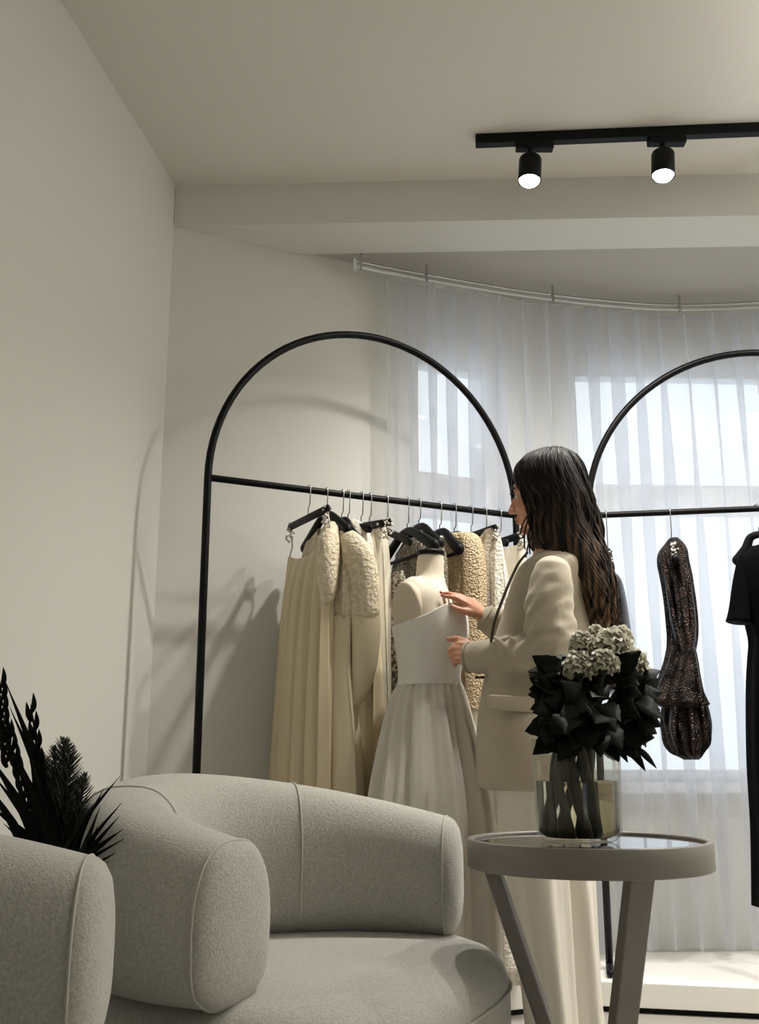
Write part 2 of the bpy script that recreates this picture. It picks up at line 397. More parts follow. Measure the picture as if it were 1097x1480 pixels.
# ================================================================== TRACK LIGHTS
TY, TX0 = 3.10, .322
tr = bpy.data.objects; bm = bmesh.new()
box(bm, (TX0 + 1.3, TY + .04 - .0725 * 1.3, H - .019), (2.6, .034, .036), Matrix.Rotation(R(-4.15), 3, 'Z'))
o = obj('lighting_track', bm, BLACKM, None, False, mods=BEV(.003)); tag(o, 'long black lighting track fixed along the ceiling', 'light track')
LENS = emit_mat('lit spotlight lens', (1, .95, .86), 60)
spots = [(.508, 3.128, 'black cylinder spotlight nearest the left end of the ceiling track', 5), (.945, 3.096, 'black cylinder spotlight right of the first one on the ceiling track', -4), (1.50, 3.056, 'black cylinder spotlight third along the ceiling track past the frame edge', 0), (2.2, 3.005, 'black cylinder spotlight farthest right on the ceiling track', 0)]
POW = 78
for i, (x, y, lab, az) in enumerate(spots):
    if i == 0:
        t = thing('track_spotlight', lab, 'spotlight', (x, y, H), 'spotlights on the ceiling track')
        bm = bmesh.new(); box(bm, (x + .015, y, H - .045), (.125, .036, .030)); obj('adapter', bm, BLACKP, t, False, mods=BEV(.003))
        bm = bmesh.new(); tube(bm, [(x, y, H - .055), (x, y, H - .085)], .008); ellipsoid(bm, (x, y, H - .085), (.014, .014, .012)); obj('swivel_joint', bm, BLACKM, t)
        rot = Matrix.Rotation(R(-8), 3, 'X') @ Matrix.Rotation(R(az), 3, 'Y')
        c = V((x, y, H - .088)); dn = rot @ V((0, 0, -1)); rings = []
        ux, uy = rot @ V((1, 0, 0)), rot @ V((0, 1, 0))
        def rg(h, r, seg=32): return [c + dn * h + ux * (r * math.cos(2 * PI * k / seg)) + uy * (r * math.sin(2 * PI * k / seg)) for k in range(seg)]
        bm = bmesh.new(); loft(bm, [rg(0, .020), rg(.002, .030), rg(.008, .0365), rg(.012, .038), rg(.098, .038), rg(.100, .0365), rg(.094, .0345)]); obj('lamp_body', bm, BLACKM, t)
        bm = bmesh.new(); loft(bm, [rg(.0945, .034), rg(.102, .030), rg(.1045, .018), rg(.105, .004)]); obj('lens', bm, LENS, t)
        first = t
    else:
        t = first.copy(); COL.objects.link(t); t.location = (x, y, H); t['label'] = lab
        for ch in first.children:
            if ch.type == 'LIGHT': continue
            c2 = ch.copy(); COL.objects.link(c2); c2.parent = t
    ld = bpy.data.lights.new('spot_beam', 'SPOT'); ld.energy = POW; ld.spot_size = R(152); ld.spot_blend = 1; ld.shadow_soft_size = .03; ld.color = (1, .967, .91)
    lo = bpy.data.objects.new('spot_beam', ld); COL.objects.link(lo)
    lo.location = (x, y - .035, H - .203); lo.rotation_euler = (R(1), R(-9), 0)

# added uplighter, out of view right of the camera, as ceiling fill
UX, UY = 2.5, 1.9
t = thing('added_fill_lamp', 'white uplighter added for ceiling fill, unseen, right of the side table beyond the frame', 'lamp', (UX, UY, 0))
cyl = lambda z, r: [V((UX + r * math.cos(2 * PI * k / 40), UY + r * math.sin(2 * PI * k / 40), z)) for k in range(40)]
bm = bmesh.new(); loft(bm, [cyl(0, .15), cyl(.012, .15), cyl(.02, .13), cyl(.024, .02)]); obj('base', bm, PLAT, t)
bm = bmesh.new(); tube(bm, [(UX, UY, .02), (UX, UY, 1.75)], .012); obj('pole', bm, PLAT, t)
bm = bmesh.new(); loft(bm, [cyl(1.74, .02), cyl(1.76, .07), cyl(1.80, .12), cyl(1.84, .14), cyl(1.838, .135), cyl(1.80, .112), cyl(1.77, .06), cyl(1.765, .02)]); obj('bowl_shade', bm, PLAT, t)
bm = bmesh.new(); ellipsoid(bm, (UX, UY, 1.80), (.04, .04, .025)); obj('bulb', bm, emit_mat('added fill glow', (1, .96, .9), 20), t)
ld = bpy.data.lights.new('ceiling_fill_beam', 'SPOT'); ld.energy = 250; ld.spot_size = R(130); ld.spot_blend = .6; ld.shadow_soft_size = .06; ld.color = (1, .98, .95)
lo = bpy.data.objects.new('ceiling_fill_beam', ld); COL.objects.link(lo); lo.location = (UX, UY, 1.86); lo.rotation_euler = (R(180), 0, 0)

# ================================================================== ARCHED RACKS
def rack(name, A, B, zrod, label, base):
    A, B = V(A), V(B); u = (B - A).normalized(); L = (B - A).length; r = L / 2; m = (A + B) / 2
    t = thing(name, label, 'clothes rack', (m.x, m.y, base), 'arched black clothes racks')
    pts = [V((A.x, A.y, base + .01)), V((A.x, A.y, zrod * .5))] + [V((m.x - u.x * r * math.cos(R(a)), m.y - u.y * r * math.cos(R(a)), zrod + r * math.sin(R(a)))) for a in range(0, 181, 4)] + [V((B.x, B.y, zrod * .5)), V((B.x, B.y, base + .01))]
    bm = bmesh.new(); tube(bm, pts, .0128, 14, round_ends=False); obj('arch_frame', bm, BLACKM, t)
    bm = bmesh.new(); tube(bm, [V((A.x, A.y, zrod)), V((B.x, B.y, zrod))], .0115, 14); obj('hanging_rod', bm, BLACKM, t)
    n = V((-u.y, u.x))
    for Q in (A, B):
        bm = bmesh.new(); tube(bm, [V((Q.x, Q.y, base + .014)) - V((n.x, n.y, 0)) * .13, V((Q.x, Q.y, base + .014)), V((Q.x, Q.y, base + .014)) + V((n.x, n.y, 0)) * .05], .013, 12); obj('foot', bm, BLACKM, t)
    return t
R1A, R1B, ZR = V((-.552, 3.224)), V((.508, 3.77)), 1.67
U2 = V((.982, -.189)); R2A = V((.779, 3.77)); R2B = R2A + U2 * 1.2
rack('arched_clothes_rack', R1A, R1B, ZR, 'black arched clothes rack on the left, hung with cream and white gowns', .093)
rack('arched_clothes_rack', R2A, R2B, ZR, 'black arched clothes rack on the right, hung with dark dresses', .093)
def rod_at(px, A, B):
    d = B - A
    # solve for s where the pixel column meets the rod
    lo, hi = 0, 1.3
    for _ in range(40):
        s = (lo + hi) / 2; q = A + d * s; zc = q.y * cP + (ZR - CAM_Z) * sP; x = 548.5 + F * q.x / zc
        if x < px: lo = s
        else: hi = s
    return A + d * lo

class Hang:
    """local frame at a hook: a = across (towards camera), u = along rod"""
    def __init__(s, px, A=R1A, B=R1B, turn=0, da=0):
        s.o = rod_at(px, A, B); u = (B - A).normalized(); u = V((u.x * math.cos(turn) - u.y * math.sin(turn), u.x * math.sin(turn) + u.y * math.cos(turn)))
        s.u = u; s.a = V((u.y, -u.x)); s.da = da
    def p(s, a, u, z):
        q = s.o + s.a * (a + s.da) + s.u * u; return V((q.x, q.y, z))
def hanger(h, label, ztop=1.60, half=.20, kind='straight', drop=.02, beads=False):
    t = thing('clothes_hanger', label, 'hanger', h.p(0, 0, ZR), 'hangers on the arched racks')
    pts = [h.p(0, 0, ztop - .005), h.p(0, 0, ztop + .025), h.p(.012, 0, ztop + .03), h.p(.016, 0, ZR - .004)]
    for a in range(0, 200, 20): pts.append(h.p(.016 * math.cos(R(a)), 0, ZR + .0005 + .016 * math.sin(R(a))))
    bm = bmesh.new(); tube(bm, pts, .0021, 8); obj('hook', bm, CHROME, t)
    bm = bmesh.new()
    if kind == 'straight':
        tube(bm, [h.p(-half, 0, ztop - .012 - drop), h.p(0, 0, ztop - .012), h.p(half, 0, ztop - .012 - drop)], .014, 12, flat=.55, up=(0, 0, 1))
    else:
        pts = smoothpath([h.p(-half, 0, ztop - .085), h.p(-half * .6, 0, ztop - .045), h.p(-.03, 0, ztop - .005), h.p(.03, 0, ztop - .005), h.p(half * .6, 0, ztop - .045), h.p(half, 0, ztop - .085)], 5)
        n = len(pts); tube(bm, pts, [.013 + .009 * abs(2 * i / (n - 1) - 1) for i in range(n)], 12, flat=.8, up=(0, 0, 1))
    obj('shoulder_bar', bm, BLACKP, t)
    if kind != 'straight':
        bm = bmesh.new(); tube(bm, [h.p(-half * .9, 0, ztop - .095), h.p(half * .9, 0, ztop - .095)], .006, 8); obj('lower_bar', bm, BLACKP, t)
    if beads:
        for sgn in (-1, 1):
            bm = bmesh.new()
            for k in range(26):
                ellipsoid(bm, h.p(sgn * (half - .005) + rnd.uniform(-.012, .012), rnd.uniform(-.012, .012), ztop - .03 - drop + rnd.uniform(-.035, .03)), (.0045,) * 3, u=8, v=6)
            obj('bead_trim', bm, BEAD, t)
    return t
def garment_bm(h, st, amp=.017, k=9, seed=0, seg=96, dip=0, cap1=True, hem=0):
    """st rows: z, a0, a1, half thickness, ripple factor, shift along rod"""
    rr = smoothpath(st, 5); rings = []; g = random.Random(seed); p1, p2 = g.uniform(0, 6), g.uniform(0, 6); zt = rr[0][0]; zb = rr[-1][0]
    for (z, a0, a1, th, rp, sh) in rr:
        c, hw = (a0 + a1) / 2, (a1 - a0) / 2; ring = []; f = (zt - z) / (zt - zb)
        for i in range(seg):
            ph = 2 * PI * i / seg; x = math.cos(ph); y = math.sin(ph)
            aa = x * hw
            w = amp * rp * (math.sin(k * ph + p1 + .6 * math.sin(f * 3)) + .6 * math.sin((k * 2 + 1) * ph + p2) * math.sin(ph))
            rad = 1 + w / max(.05, hw)
            zz = z - (dip * (1 - x * x) * max(0, 1 - f * 8) if dip else 0) + (hem * math.sin(3 * ph + p2) if f > .99 else 0)
            ring.append(h.p(c + aa * (1 + .3 * w / max(.03, hw)), sh + y * th + w * (.9 if abs(y) > .1 else .4), zz))
        rings.append(ring)
    bm = bmesh.new(); loft(bm, rings, False, cap1); return bm
def garment(name, label, cat, h, st, m, group='gowns on the left rack', **k):
    o = obj(name, garment_bm(h, st, **k), m); tag(o, label, cat, group); return o
def strap(h, parent, a_top, z_top, a_bot, z_bot, m, r=.003):
    bm = bmesh.new(); tube(bm, [h.p(a_top, 0, z_top), h.p((a_top + a_bot) / 2, .01, (z_top + z_bot) / 2 - .01), h.p(a_bot, 0, z_bot)], r, 8); obj('strap', bm, m, parent)

# --- rack 1, left to right
h = Hang(446)
hanger(h, 'black straight hanger with beaded ends farthest left on the rack', 1.585, .16, drop=0, beads=True)
g = garment('slip_dress', 'long champagne slip dress with thin straps, farthest left on the rack', 'dress', h,
    [(1.47, -.165, .165, .012, .1, 0), (1.40, -.165, .165, .030, .3, 0), (1.25, -.165, .16, .045, .7, 0), (1.0, -.175, .165, .055, 1, 0), (.6, -.20, .18, .065, 1.3, 0), (.25, -.23, .20, .075, 1.5, 0)], CREAM, dip=.03, seed=1, k=14, seg=160)
strap(h, g, -.155, 1.57, -.16, 1.46, BEAD); strap(h, g, .155, 1.57, .16, 1.46, BEAD)
h = Hang(471)
hanger(h, 'black padded hanger inside the lace sleeved dress', 1.59, .17, 'curved')
g = garment('lace_sleeved_dress', 'butter satin dress with a lace bodice and one hanging long sleeve', 'dress', h,
    [(1.555, -.05, .06, .02, 0, 0), (1.53, -.10, .12, .03, .2, 0), (1.49, -.165, .18, .038, .3, 0), (1.40, -.17, .185, .045, .6, 0), (1.22, -.165, .18, .05, .6, 0)], LACE, seed=2, dip=.05)
st = [(1.23, -.163, .178, .048, .4, 0), (1.05, -.16, .18, .055, .6, 0), (.8, -.165, .20, .06, 1, .01), (.45, -.18, .225, .07, 1.2, .01), (.2, -.2, .24, .075, 1.2, .01)]
obj('satin_skirt', garment_bm(h, st, seed=3, k=6), BUTTER, g)
bm = bmesh.new(); pts = smoothpath([h.p(.16, 0, 1.49), h.p(.185, .02, 1.44), h.p(.19, .045, 1.36), h.p(.18, .055, 1.24)], 5); tube(bm, pts, [.027 + .026 * min(1, i / 6) for i in range(len(pts))], 20, flat=.8)
obj('lace_sleeve', bm, LACE, g)
bm = bmesh.new(); pts = smoothpath([h.p(.18, .055, 1.27), h.p(.185, .06, 1.17), h.p(.175, .055, 1.06), h.p(.15, .035, .98), h.p(.13, .01, .965)], 6); tube(bm, pts, [.050 - .026 * (i / (len(pts) - 1)) ** 1.5 for i in range(len(pts))], 20, flat=.75)
obj('satin_sleeve', bm, BUTTER, g)
bm = bmesh.new(); pts = smoothpath([h.p(.10, -.02, 1.52), h.p(.14, -.05, 1.46), h.p(.16, -.062, 1.36), h.p(.14, -.055, 1.25)], 5); tube(bm, pts, [.028, .035, .04, .043, .046, .047, .048, .048, .046, .044, .042, .04, .036, .03, .022, .012][:len(pts)], 20, flat=.8)
obj('lace_sleeve', bm, LACE, g)
bm = bmesh.new(); ellipsoid(bm, h.p(.13, -.055, 1.21), (.007,) * 3, u=10, v=8); obj('button', bm, BEAD, g)
h = Hang(494, da=.0)
hanger(h, 'black hanger with rounded end behind the lace dress', 1.575, .12, 'curved')
h = Hang(503)
hanger(h, 'black straight hanger crossing the white lace blouse', 1.575, .17, 'straight', .045)
g = garment('lace_blouse', 'white lace blouse with a high round collar behind the satin dress', 'top', h,
    [(1.575, -.04, .05, .02, 0, 0), (1.555, -.07, .09, .03, .2, 0), (1.50, -.14, .15, .04, .3, 0), (1.40, -.15, .16, .045, .5, 0), (1.1, -.15, .16, .05, .6, 0)], WLACE, seed=5)
h = Hang(522)
hanger(h, 'black straight hanger with beaded ends left of the ivory gown', 1.575, .16, drop=.02, beads=True)
g = garment('sheath_gown', 'plain champagne sheath gown hanging left of the ivory gown', 'dress', h,
    [(1.52, -.14, .09, .015, .1, 0), (1.44, -.15, .10, .035, .3, 0), (1.2, -.15, .11, .045, .5, 0), (.8, -.17, .14, .05, 1, 0), (.2, -.2, .18, .06, 1.3, 0)], CREAM, seed=6, dip=.03)
h = Hang(534)
hanger(h, 'black hanger with beaded ends holding the ivory gown', 1.575, .15, drop=.01, beads=True)
g = garment('column_gown', 'long ivory column gown with a bright folded front edge beside the mannequin', 'dress', h,
    [(1.565, -.02, .095, .03, .1, .0), (1.50, -.05, .10, .04, .2, .0), (1.40, -.10, .105, .045, .5, .0), (1.1, -.12, .12, .05, .8, .0), (.7, -.15, .14, .055, 1, .0), (.2, -.18, .16, .06, 1.2, .0)], IVORY, seed=7)
h = Hang(558)
hanger(h, 'black straight hanger left of the mannequin neck', 1.57, .17, 'straight', .07)
g = garment('pearl_dress', 'pearl beaded net dress seen as a strip left of the mannequin', 'dress', h,
    [(1.40, -.08, .12, .02, .1, 0), (1.3, -.10, .15, .03, .3, 0), (1.1, -.11, .16, .045, .5, 0), (.85, -.11, .17, .05, .6, 0), (.75, -.11, .17, .05, .6, 0)], PEARL, seed=8)
h = Hang(588)
hanger(h, 'black wishbone hanger behind the mannequin neck', 1.565, .19, 'curved')
h = Hang(605)
hanger(h, 'black padded hanger with rounded shoulders over the mannequin', 1.585, .14, 'curved')
g = garment('embroidered_gown', 'grey bead embroidered gown hanging behind the mannequin neck', 'dress', h,
    [(1.55, -.03, .05, .02, 0, 0), (1.53, -.09, .10, .035, .1, 0), (1.47, -.17, .16, .045, .3, 0), (1.35, -.17, .165, .05, .4, 0), (1.1, -.14, .15, .05, .5, 0), (.8, -.15, .16, .05, .8, 0)], SEQUIN, seed=9)
h = Hang(635)
hanger(h, 'black hanger with rounded shoulders left of the tweed coat', 1.575, .13, 'curved')
h = Hang(656)
hanger(h, 'black hanger inside the beige tweed coat', 1.57, .13, 'curved')
g = garment('tweed_coat', 'long beige beaded tweed coat hanging right of the mannequin', 'coat', h,
    [(1.57, -.03, .06, .03, 0, 0), (1.555, -.09, .12, .05, .1, 0), (1.51, -.13, .155, .06, .2, 0), (1.40, -.145, .17, .065, .3, 0), (1.2, -.14, .165, .065, .4, 0), (.95, -.14, .165, .06, .5, 0)], KNIT, seed=10, cap1=False)
obj('lining_hem', garment_bm(h, [(.97, -.12, .15, .05, .4, 0), (.6, -.13, .155, .05, .6, 0), (.3, -.14, .16, .05, .8, 0)], seed=11), IVORY, g)
h = Hang(680)
hanger(h, 'black straight hanger with bow clip right of the tweed coat', 1.585, .16, drop=.0, beads=True)
g = garment('lace_gown', 'white lace trimmed gown hanging right of the tweed coat', 'dress', h,
    [(1.575, .10, .155, .012, .1, .0), (1.53, .0, .17, .02, .2, .01), (1.45, -.10, .185, .035, .3, .01), (1.30, -.12, .20, .045, .7, .01), (1.0, -.14, .22, .05, 1, .01), (.5, -.16, .22, .055, 1.2, .01), (.105, -.17, .24, .06, 1.2, .01)], WLACE, seed=12)
h = Hang(700)
hanger(h, 'black straight hanger between the white gown and the ivory skirt', 1.57, .14, 'straight', .03)
h = Hang(721)
hanger(h, 'black clip hanger farthest right on the left rack', 1.575, .15, drop=0, beads=True)
g = garment('ivory_skirt', 'ivory panelled skirt clipped near the woman on the left rack', 'skirt', h,
    [(1.53, -.15, .145, .014, .1, 0), (1.45, -.155, .16, .03, .2, 0), (1.2, -.165, .18, .045, .7, 0), (.8, -.19, .20, .06, 1.1, 0)], IVORY, seed=13)

# --- rack 2
h = Hang(876, R2A, R2B); h.o = rod_at(876, R2A, R2B)
hanger(h, 'hanger with beaded chain hook behind the woman on the right rack', 1.53, .14, 'curved', beads=True)
g = obj('sequin_jacket', garment_bm(h, [(1.45, -.04, .05, .015, 0, .005), (1.40, -.15, .16, .04, .1, .008), (1.25, -.16, .17, .055, .3, .008), (1.10, -.16, .17, .062, .3, .006), (1.02, -.15, .16, .06, .3, 0)], seed=14, amp=.006), BRONZE)
tag(g, 'dark sequin jacket mostly hidden behind the woman hair', 'jacket', 'dark clothes on the right rack')
h = Hang(968, R2A, R2B)
hanger(h, 'hanger with jewelled hook holding the bronze sequin dress', 1.56, .10, 'curved', beads=True)
def from_sil(rows, Y, **k):
    bm = bmesh.new(); sil_loft(bm, rows, Y, **k); return bm
dr = thing('sequin_dress', 'black and bronze sequin dress with twisted drape hanging on the right rack', 'dress', P(985, 790, 3.72), 'dark clothes on the right rack')
rows = [(778, 969, 977, 0.022), (786, 963, 984, 0.050), (797, 955, 990, 0.072), (812, 953, 992, 0.083), (835, 957, 997, 0.083), (860, 961, 1001, 0.077), (890, 964, 1005, 0.072), (918, 966, 1006, 0.066), (938, 966, 1003, 0.066), (952, 969, 1000, 0.055)]
twist = lambda a, k, b: (lambda ph, f, q: a * math.sin(k * ph + b * f))
obj('bodice', from_sil(rows, 3.72, seg=96, ripple=twist(.0055, 11, 5)), BRONZE, dr)
rows = [(935, 967, 1001, 0.061), (955, 963, 1005, 0.072), (975, 956, 1008, 0.077), (1000, 948, 1014, 0.077), (1014, 948, 1021, 0.077), (1019, 951, 1024, 0.072), (1024, 962, 1012, 0.061)]
obj('overskirt', from_sil(rows, 3.705, seg=96, ripple=twist(.007, 8, -4)), BRONZE, dr)
rows = [(960, 968, 1004, 0.055), (1000, 962, 1014, 0.066), (1040, 958, 1025, 0.072), (1062, 960, 1026, 0.072), (1076, 963, 1024, 0.066), (1088, 972, 1014, 0.061), (1094, 984, 1010, 0.050), (1098, 992, 1006, 0.028)]
obj('underskirt', from_sil(rows, 3.73, seg=96, ripple=twist(.008, 9, 5)), BRONZE, dr)
# draped folds on the dress
for pts in ([(975, 800), (982, 850), (990, 900), (1000, 945), (1010, 1000), (1018, 1050)], [(988, 805), (997, 860), (1000, 920), (985, 960), (968, 1010)], [(962, 830), (972, 890), (985, 940), (1000, 990), (1014, 1018)], [(985, 950), (978, 1000), (972, 1050), (980, 1085)], [(990, 965), (996, 1010), (1000, 1060), (1002, 1090)]):
    q = [P(x, y, 3.66) for x, y in pts]; q = smoothpath(q, 6); bm = bmesh.new(); n = len(q)
    tube(bm, q, [.004 + .008 * math.sin(PI * i / (n - 1)) for i in range(n)], 10, flat=2.0, up=(1, 0, 0)); obj('drape_fold', bm, BRONZE, dr)
h = Hang(1094, R2A, R2B, turn=R(55)); h.o = rod_at(1094, R2A, R2B)
hanger(h, 'hanger with silver hook at the right edge holding the black dress', 1.575, .09, 'curved', beads=False)
dr = thing('black_dress', 'long plain black short sleeved dress at the right edge of the right rack', 'dress', P(1110, 800, 3.6), 'dark clothes on the right rack')
rows = [(790, 1086, 1104, .04), (798, 1078, 1114, .10), (815, 1070, 1128, .13), (850, 1072, 1128, .14), (900, 1085, 1124, .13), (925, 1090, 1120, .12), (950, 1088, 1124, .12), (1000, 1086, 1130, .13), (1100, 1087, 1134, .13), (1200, 1093, 1136, .13), (1312, 1095, 1136, .13)]
obj('dress_body', from_sil(rows, 3.60, seg=64, ripple=twist(.004, 7, 1)), BLACKC, dr)
for xs in ([(1078, 805), (1073, 840), (1070, 880), (1068, 899)], [(1116, 805), (1128, 840), (1136, 880), (1138, 899)]):
    bm = bmesh.new(); q = smoothpath([P(x, y, 3.60) for x, y in xs], 5); n = len(q); tube(bm, q, [.025 + .017 * i / (n - 1) for i in range(n)], 20, flat=1.6, up=(1, 0, 0), round_ends=False); obj('short_sleeve', bm, BLACKC, dr)

# ================================================================== MANNEQUIN AND GOWN
MY = 3.22
t = thing('dress_form', 'cream linen dress form with a black neck cap in front of the left rack', 'mannequin', P(618, 797, MY) * 1)
t.location.z = 0; bpy.context.view_layer.update()
bm = bmesh.new()
rows = [(801, 603, 641, .036), (812, 602, 642, .038), (828, 601, 642, .042), (838, 598, 643, .050), (846, 592, 645, .068), (856, 584, 649, .090), (868, 577, 653, .105), (885, 572, 659, .112), (905, 570, 670, .115), (925, 573, 669, .112), (950, 578, 666, .105), (985, 580, 662, .10), (1020, 574, 670, .11), (1050, 570, 675, .12)]
sil_loft(bm, rows, MY, seg=40)
rz = Matrix.Rotation(R(-35), 3, 'Z')
ellipsoid(bm, P(598, 874, MY - .045), (.056, .052, .090), rz)
ellipsoid(bm, P(620, 872, MY + .075), (.040, .045, .065), rz)
obj('torso', bm, FORM, t, mods=REM(.007, 8))
bm = bmesh.new(); c = P(592, 876, MY - .064); rot = Matrix.Rotation(R(-42), 3, 'Z') @ Matrix.Rotation(R(6), 3, 'X')
g_ = bmesh.ops.create_uvsphere(bm, u_segments=40, v_segments=20, radius=1)
for v in g_['verts']:
    w = v.co.copy(); zz = w.z; wd = .058 * (1 - .20 * zz); v.co = rot @ V((w.x * wd, math.copysign(abs(w.y) ** .25, w.y) * .028, w.z * .076)) + c
obj('arm_plate', bm, FORMP, t)
bm = bmesh.new(); c = P(622, 799, MY)
rg = lambda z, r: [c + V((r * 1.0 * math.cos(2 * PI * k / 32), r * .95 * math.sin(2 * PI * k / 32), z)) for k in range(32)]
loft(bm, [rg(-.008, .034), rg(-.006, .043), rg(0, .045), rg(.005, .043), rg(.008, .036), rg(.010, .02)]); obj('neck_cap', bm, BLACKP, t)
bm = bmesh.new(); c = P(620, 1000, MY); tube(bm, [(c.x, MY, .02), (c.x, MY, 1.0)], .016); obj('stand_pole', bm, BLACKM, t)
bm = bmesh.new(); rg = lambda z, r: [V((c.x + r * math.cos(2 * PI * k / 40), MY + r * math.sin(2 * PI * k / 40), z)) for k in range(40)]
loft(bm, [rg(0, .13), rg(.01, .13), rg(.018, .10), rg(.022, .02)]); obj('stand_base', bm, BLACKM, t)
# gown
g = thing('strapless_gown', 'ivory strapless gown with gathered chiffon skirt worn by the mannequin', 'dress', V((c.x, MY, .03)))
rows = [(894, 567.5, 671.5, .122), (910, 569, 673, .121), (925, 571, 671.5, .118), (945, 574, 668.5, .112), (965, 576.5, 665.5, .106), (980, 577, 664, .104), (992, 575, 666, .108)]
def btilt(x, s, f):
    k = max(0, 1 - f * 3.2); k = k * k * (3 - 2 * k)
    return k * (.028 * math.sin(x * 1.5) + .012 * math.exp(-((x - .45) / .35) ** 2) + .002)
bm = bmesh.new(); sil_loft(bm, rows, MY, seg=96, tilt=btilt, cap0=False, cap1=False, sub=6,
    ripple=lambda ph, f, q: .007 * math.exp(-((f - .25) / .18) ** 2) * max(0, math.cos(ph - .25)) ** 2)
obj('bodice', bm, GOWN, g, mods=(('SOLIDIFY', dict(thickness=.004, offset=1)),))
rows = [(972, 582, 659, .098), (990, 576, 666, .106), (1010, 567, 672, .118), (1050, 558, 681, .135), (1100, 549, 692, .16), (1150, 541, 702, .185), (1220, 532, 710, .21), (1320, 524, 714, .235), (1420, 518, 716, .25), (1478, 515, 718, .26)]
def gath(ph, f, q):
    a = .0008 + .0045 * min(1, f * 14) + .011 * min(1, f * 1.6)
    return a * (math.sin(26 * ph + 2 * math.sin(f * 2)) * (.55 + .45 * math.sin(3 * ph)) + .9 * math.sin(11 * ph + 1.5 * f) * min(1, f * 2.5))
bm = bmesh.new(); sil_loft(bm, rows, MY, seg=320, ripple=gath, cap0=False, cap1=False, sub=5)
obj('gathered_skirt', bm, TULLE, g)

# ================================================================== WOMAN
WY = 3.0
def hand(bm, W, d, n, s, curl, spread=.0, scale=1.0, thumb=1):
    """W wrist, d towards knuckles, n back-of-hand normal, s towards thumb side"""
    d = d.normalized(); n = (n - d * n.dot(d)).normalized(); s = n.cross(d).normalized() * (1 if n.cross(d).dot(s) > 0 else -1)
    L = [.071, .078, .073, .057]; pos = [.027, .009, -.010, -.028]
    tips = []
    for k in range(4):
        kn = W + d * (.082 - .006 * abs(k - 1)) * scale + s * pos[k] * scale
        tube(bm, [W + s * pos[k] * .62, W + d * .04 + s * pos[k] * .9, kn], [.0135, .0125, .0105], 12)
        p = kn.copy(); dirv = d.copy() + s * (pos[k] * spread); dirv.normalize(); pts = [p.copy()]; r = [.0095]
        for j, (fr, cu) in enumerate(((.45, curl[k] * .8), (.30, curl[k]), (.25, curl[k] * .75))):
            q = Quaternion(s, cu if s.cross(dirv).dot(n) < 0 else -cu)
            dirv = (q @ dirv).normalized(); p = p + dirv * L[k] * fr * scale; pts.append(p.copy()); r.append([.0085, .0078, .0066][j])
        tube(bm, pts, [x * (1 if k < 3 else .9) for x in r], 12); tips.append((pts[-1], dirv))
    # thumb leaves the side of the palm near its base
    b = W + d * .022 + s * .020; p1 = b + d * .030 + s * .022 - n * .010; p2 = p1 + d * .028 + s * .008 * thumb - n * .012; p3 = p2 + d * .022 - s * .004 - n * .008
    tube(bm, [b, p1, p2, p3], [.015, .0115, .0098, .008], 12); tips.append((p3, d))
    return tips
def tilt_rows(*a): return a
w0 = P(790, 1100, WY); wo = thing('person', 'woman with long wavy brown hair in a cream blazer and white trousers adjusting the gown', 'person', (w0.x, WY, 0))
body = bmesh.new()
HC = P(789, 712, WY); fw = V((-.90, .435, 0)).normalized(); lf = V((-fw.y, fw.x, 0)); lf = V((0, 0, 1)).cross(fw)
HROT = Matrix((fw, lf, V((0, 0, 1)))).transposed()
# slight nod
HROT = HROT @ Matrix.Rotation(R(6), 3, 'Y')
def hp(x, y, z): return HC + HROT @ V((x, y, z))
def he(bm, c, r, extra=None): ellipsoid(bm, hp(*c), r, HROT @ extra if extra else HROT)
he(body, (-.005, 0, .025), (.092, .074, .093)); he(body, (.035, 0, -.03), (.060, .060, .080)); he(body, (.040, 0, -.075), (.046, .044, .038))
he(body, (.078, 0, -.100), (.018, .020, .015)); he(body, (.075, 0, .025), (.020, .045, .025))
tube(body, [hp(.094, 0, .005), hp(.104, 0, -.018), hp(.113, 0, -.034)], [.008, .010, .0115], 10); he(body, (.104, .010, -.038), (.009, .008, .007)); he(body, (.104, -.010, -.038), (.009, .008, .007))
he(body, (.092, 0, -.062), (.012, .020, .0075)); he(body, (.089, 0, -.074), (.012, .018, .0075))
for sg in (-1, 1): he(body, (-.002, sg * .074, -.015), (.016, .008, .030)); he(body, (.060, sg * .038, -.030), (.026, .020, .024))
NB = P(797, 812, WY)
tube(body, [hp(-.02, 0, -.04), hp(-.022, 0, -.09), NB], [.052, .050, .058], 20)
SN, SF = P(794, 822, 2.835), P(800, 820, 3.165)
EN, EF = P(798, 949, 2.83), P(772, 938, 3.15)
WN, WF = P(694, 949, 2.97), P(704, 894, 3.13)
tube(body, [SN + V((0, .04, -.02)), NB + V((0, 0, -.03)), SF + V((0, -.04, -.02))], [.035, .05, .035], 16)
CH, WA, HI = P(785, 880, WY), P(778, 985, WY), P(782, 1080, WY)
sil_loft(body, [(815, 770, 830, .07), (850, 750, 836, .09), (900, 745, 832, .10), (960, 748, 828, .10), (1000, 738, 832, .12), (1060, 728, 835, .15), (1110, 732, 832, .15), (1135, 745, 822, .13)], WY, seg=32)
for (S_, E_, W_) in ((SN, EN, WN), (SF, EF, WF)):
    tube(body, [S_ + V((0, .02 if S_ is SN else -.02, -.055)), S_.lerp(E_, .5), E_], [.034, .037, .034], 16); tube(body, [E_, E_.lerp(W_, .35), W_], [.037, .036, .0235], 16)
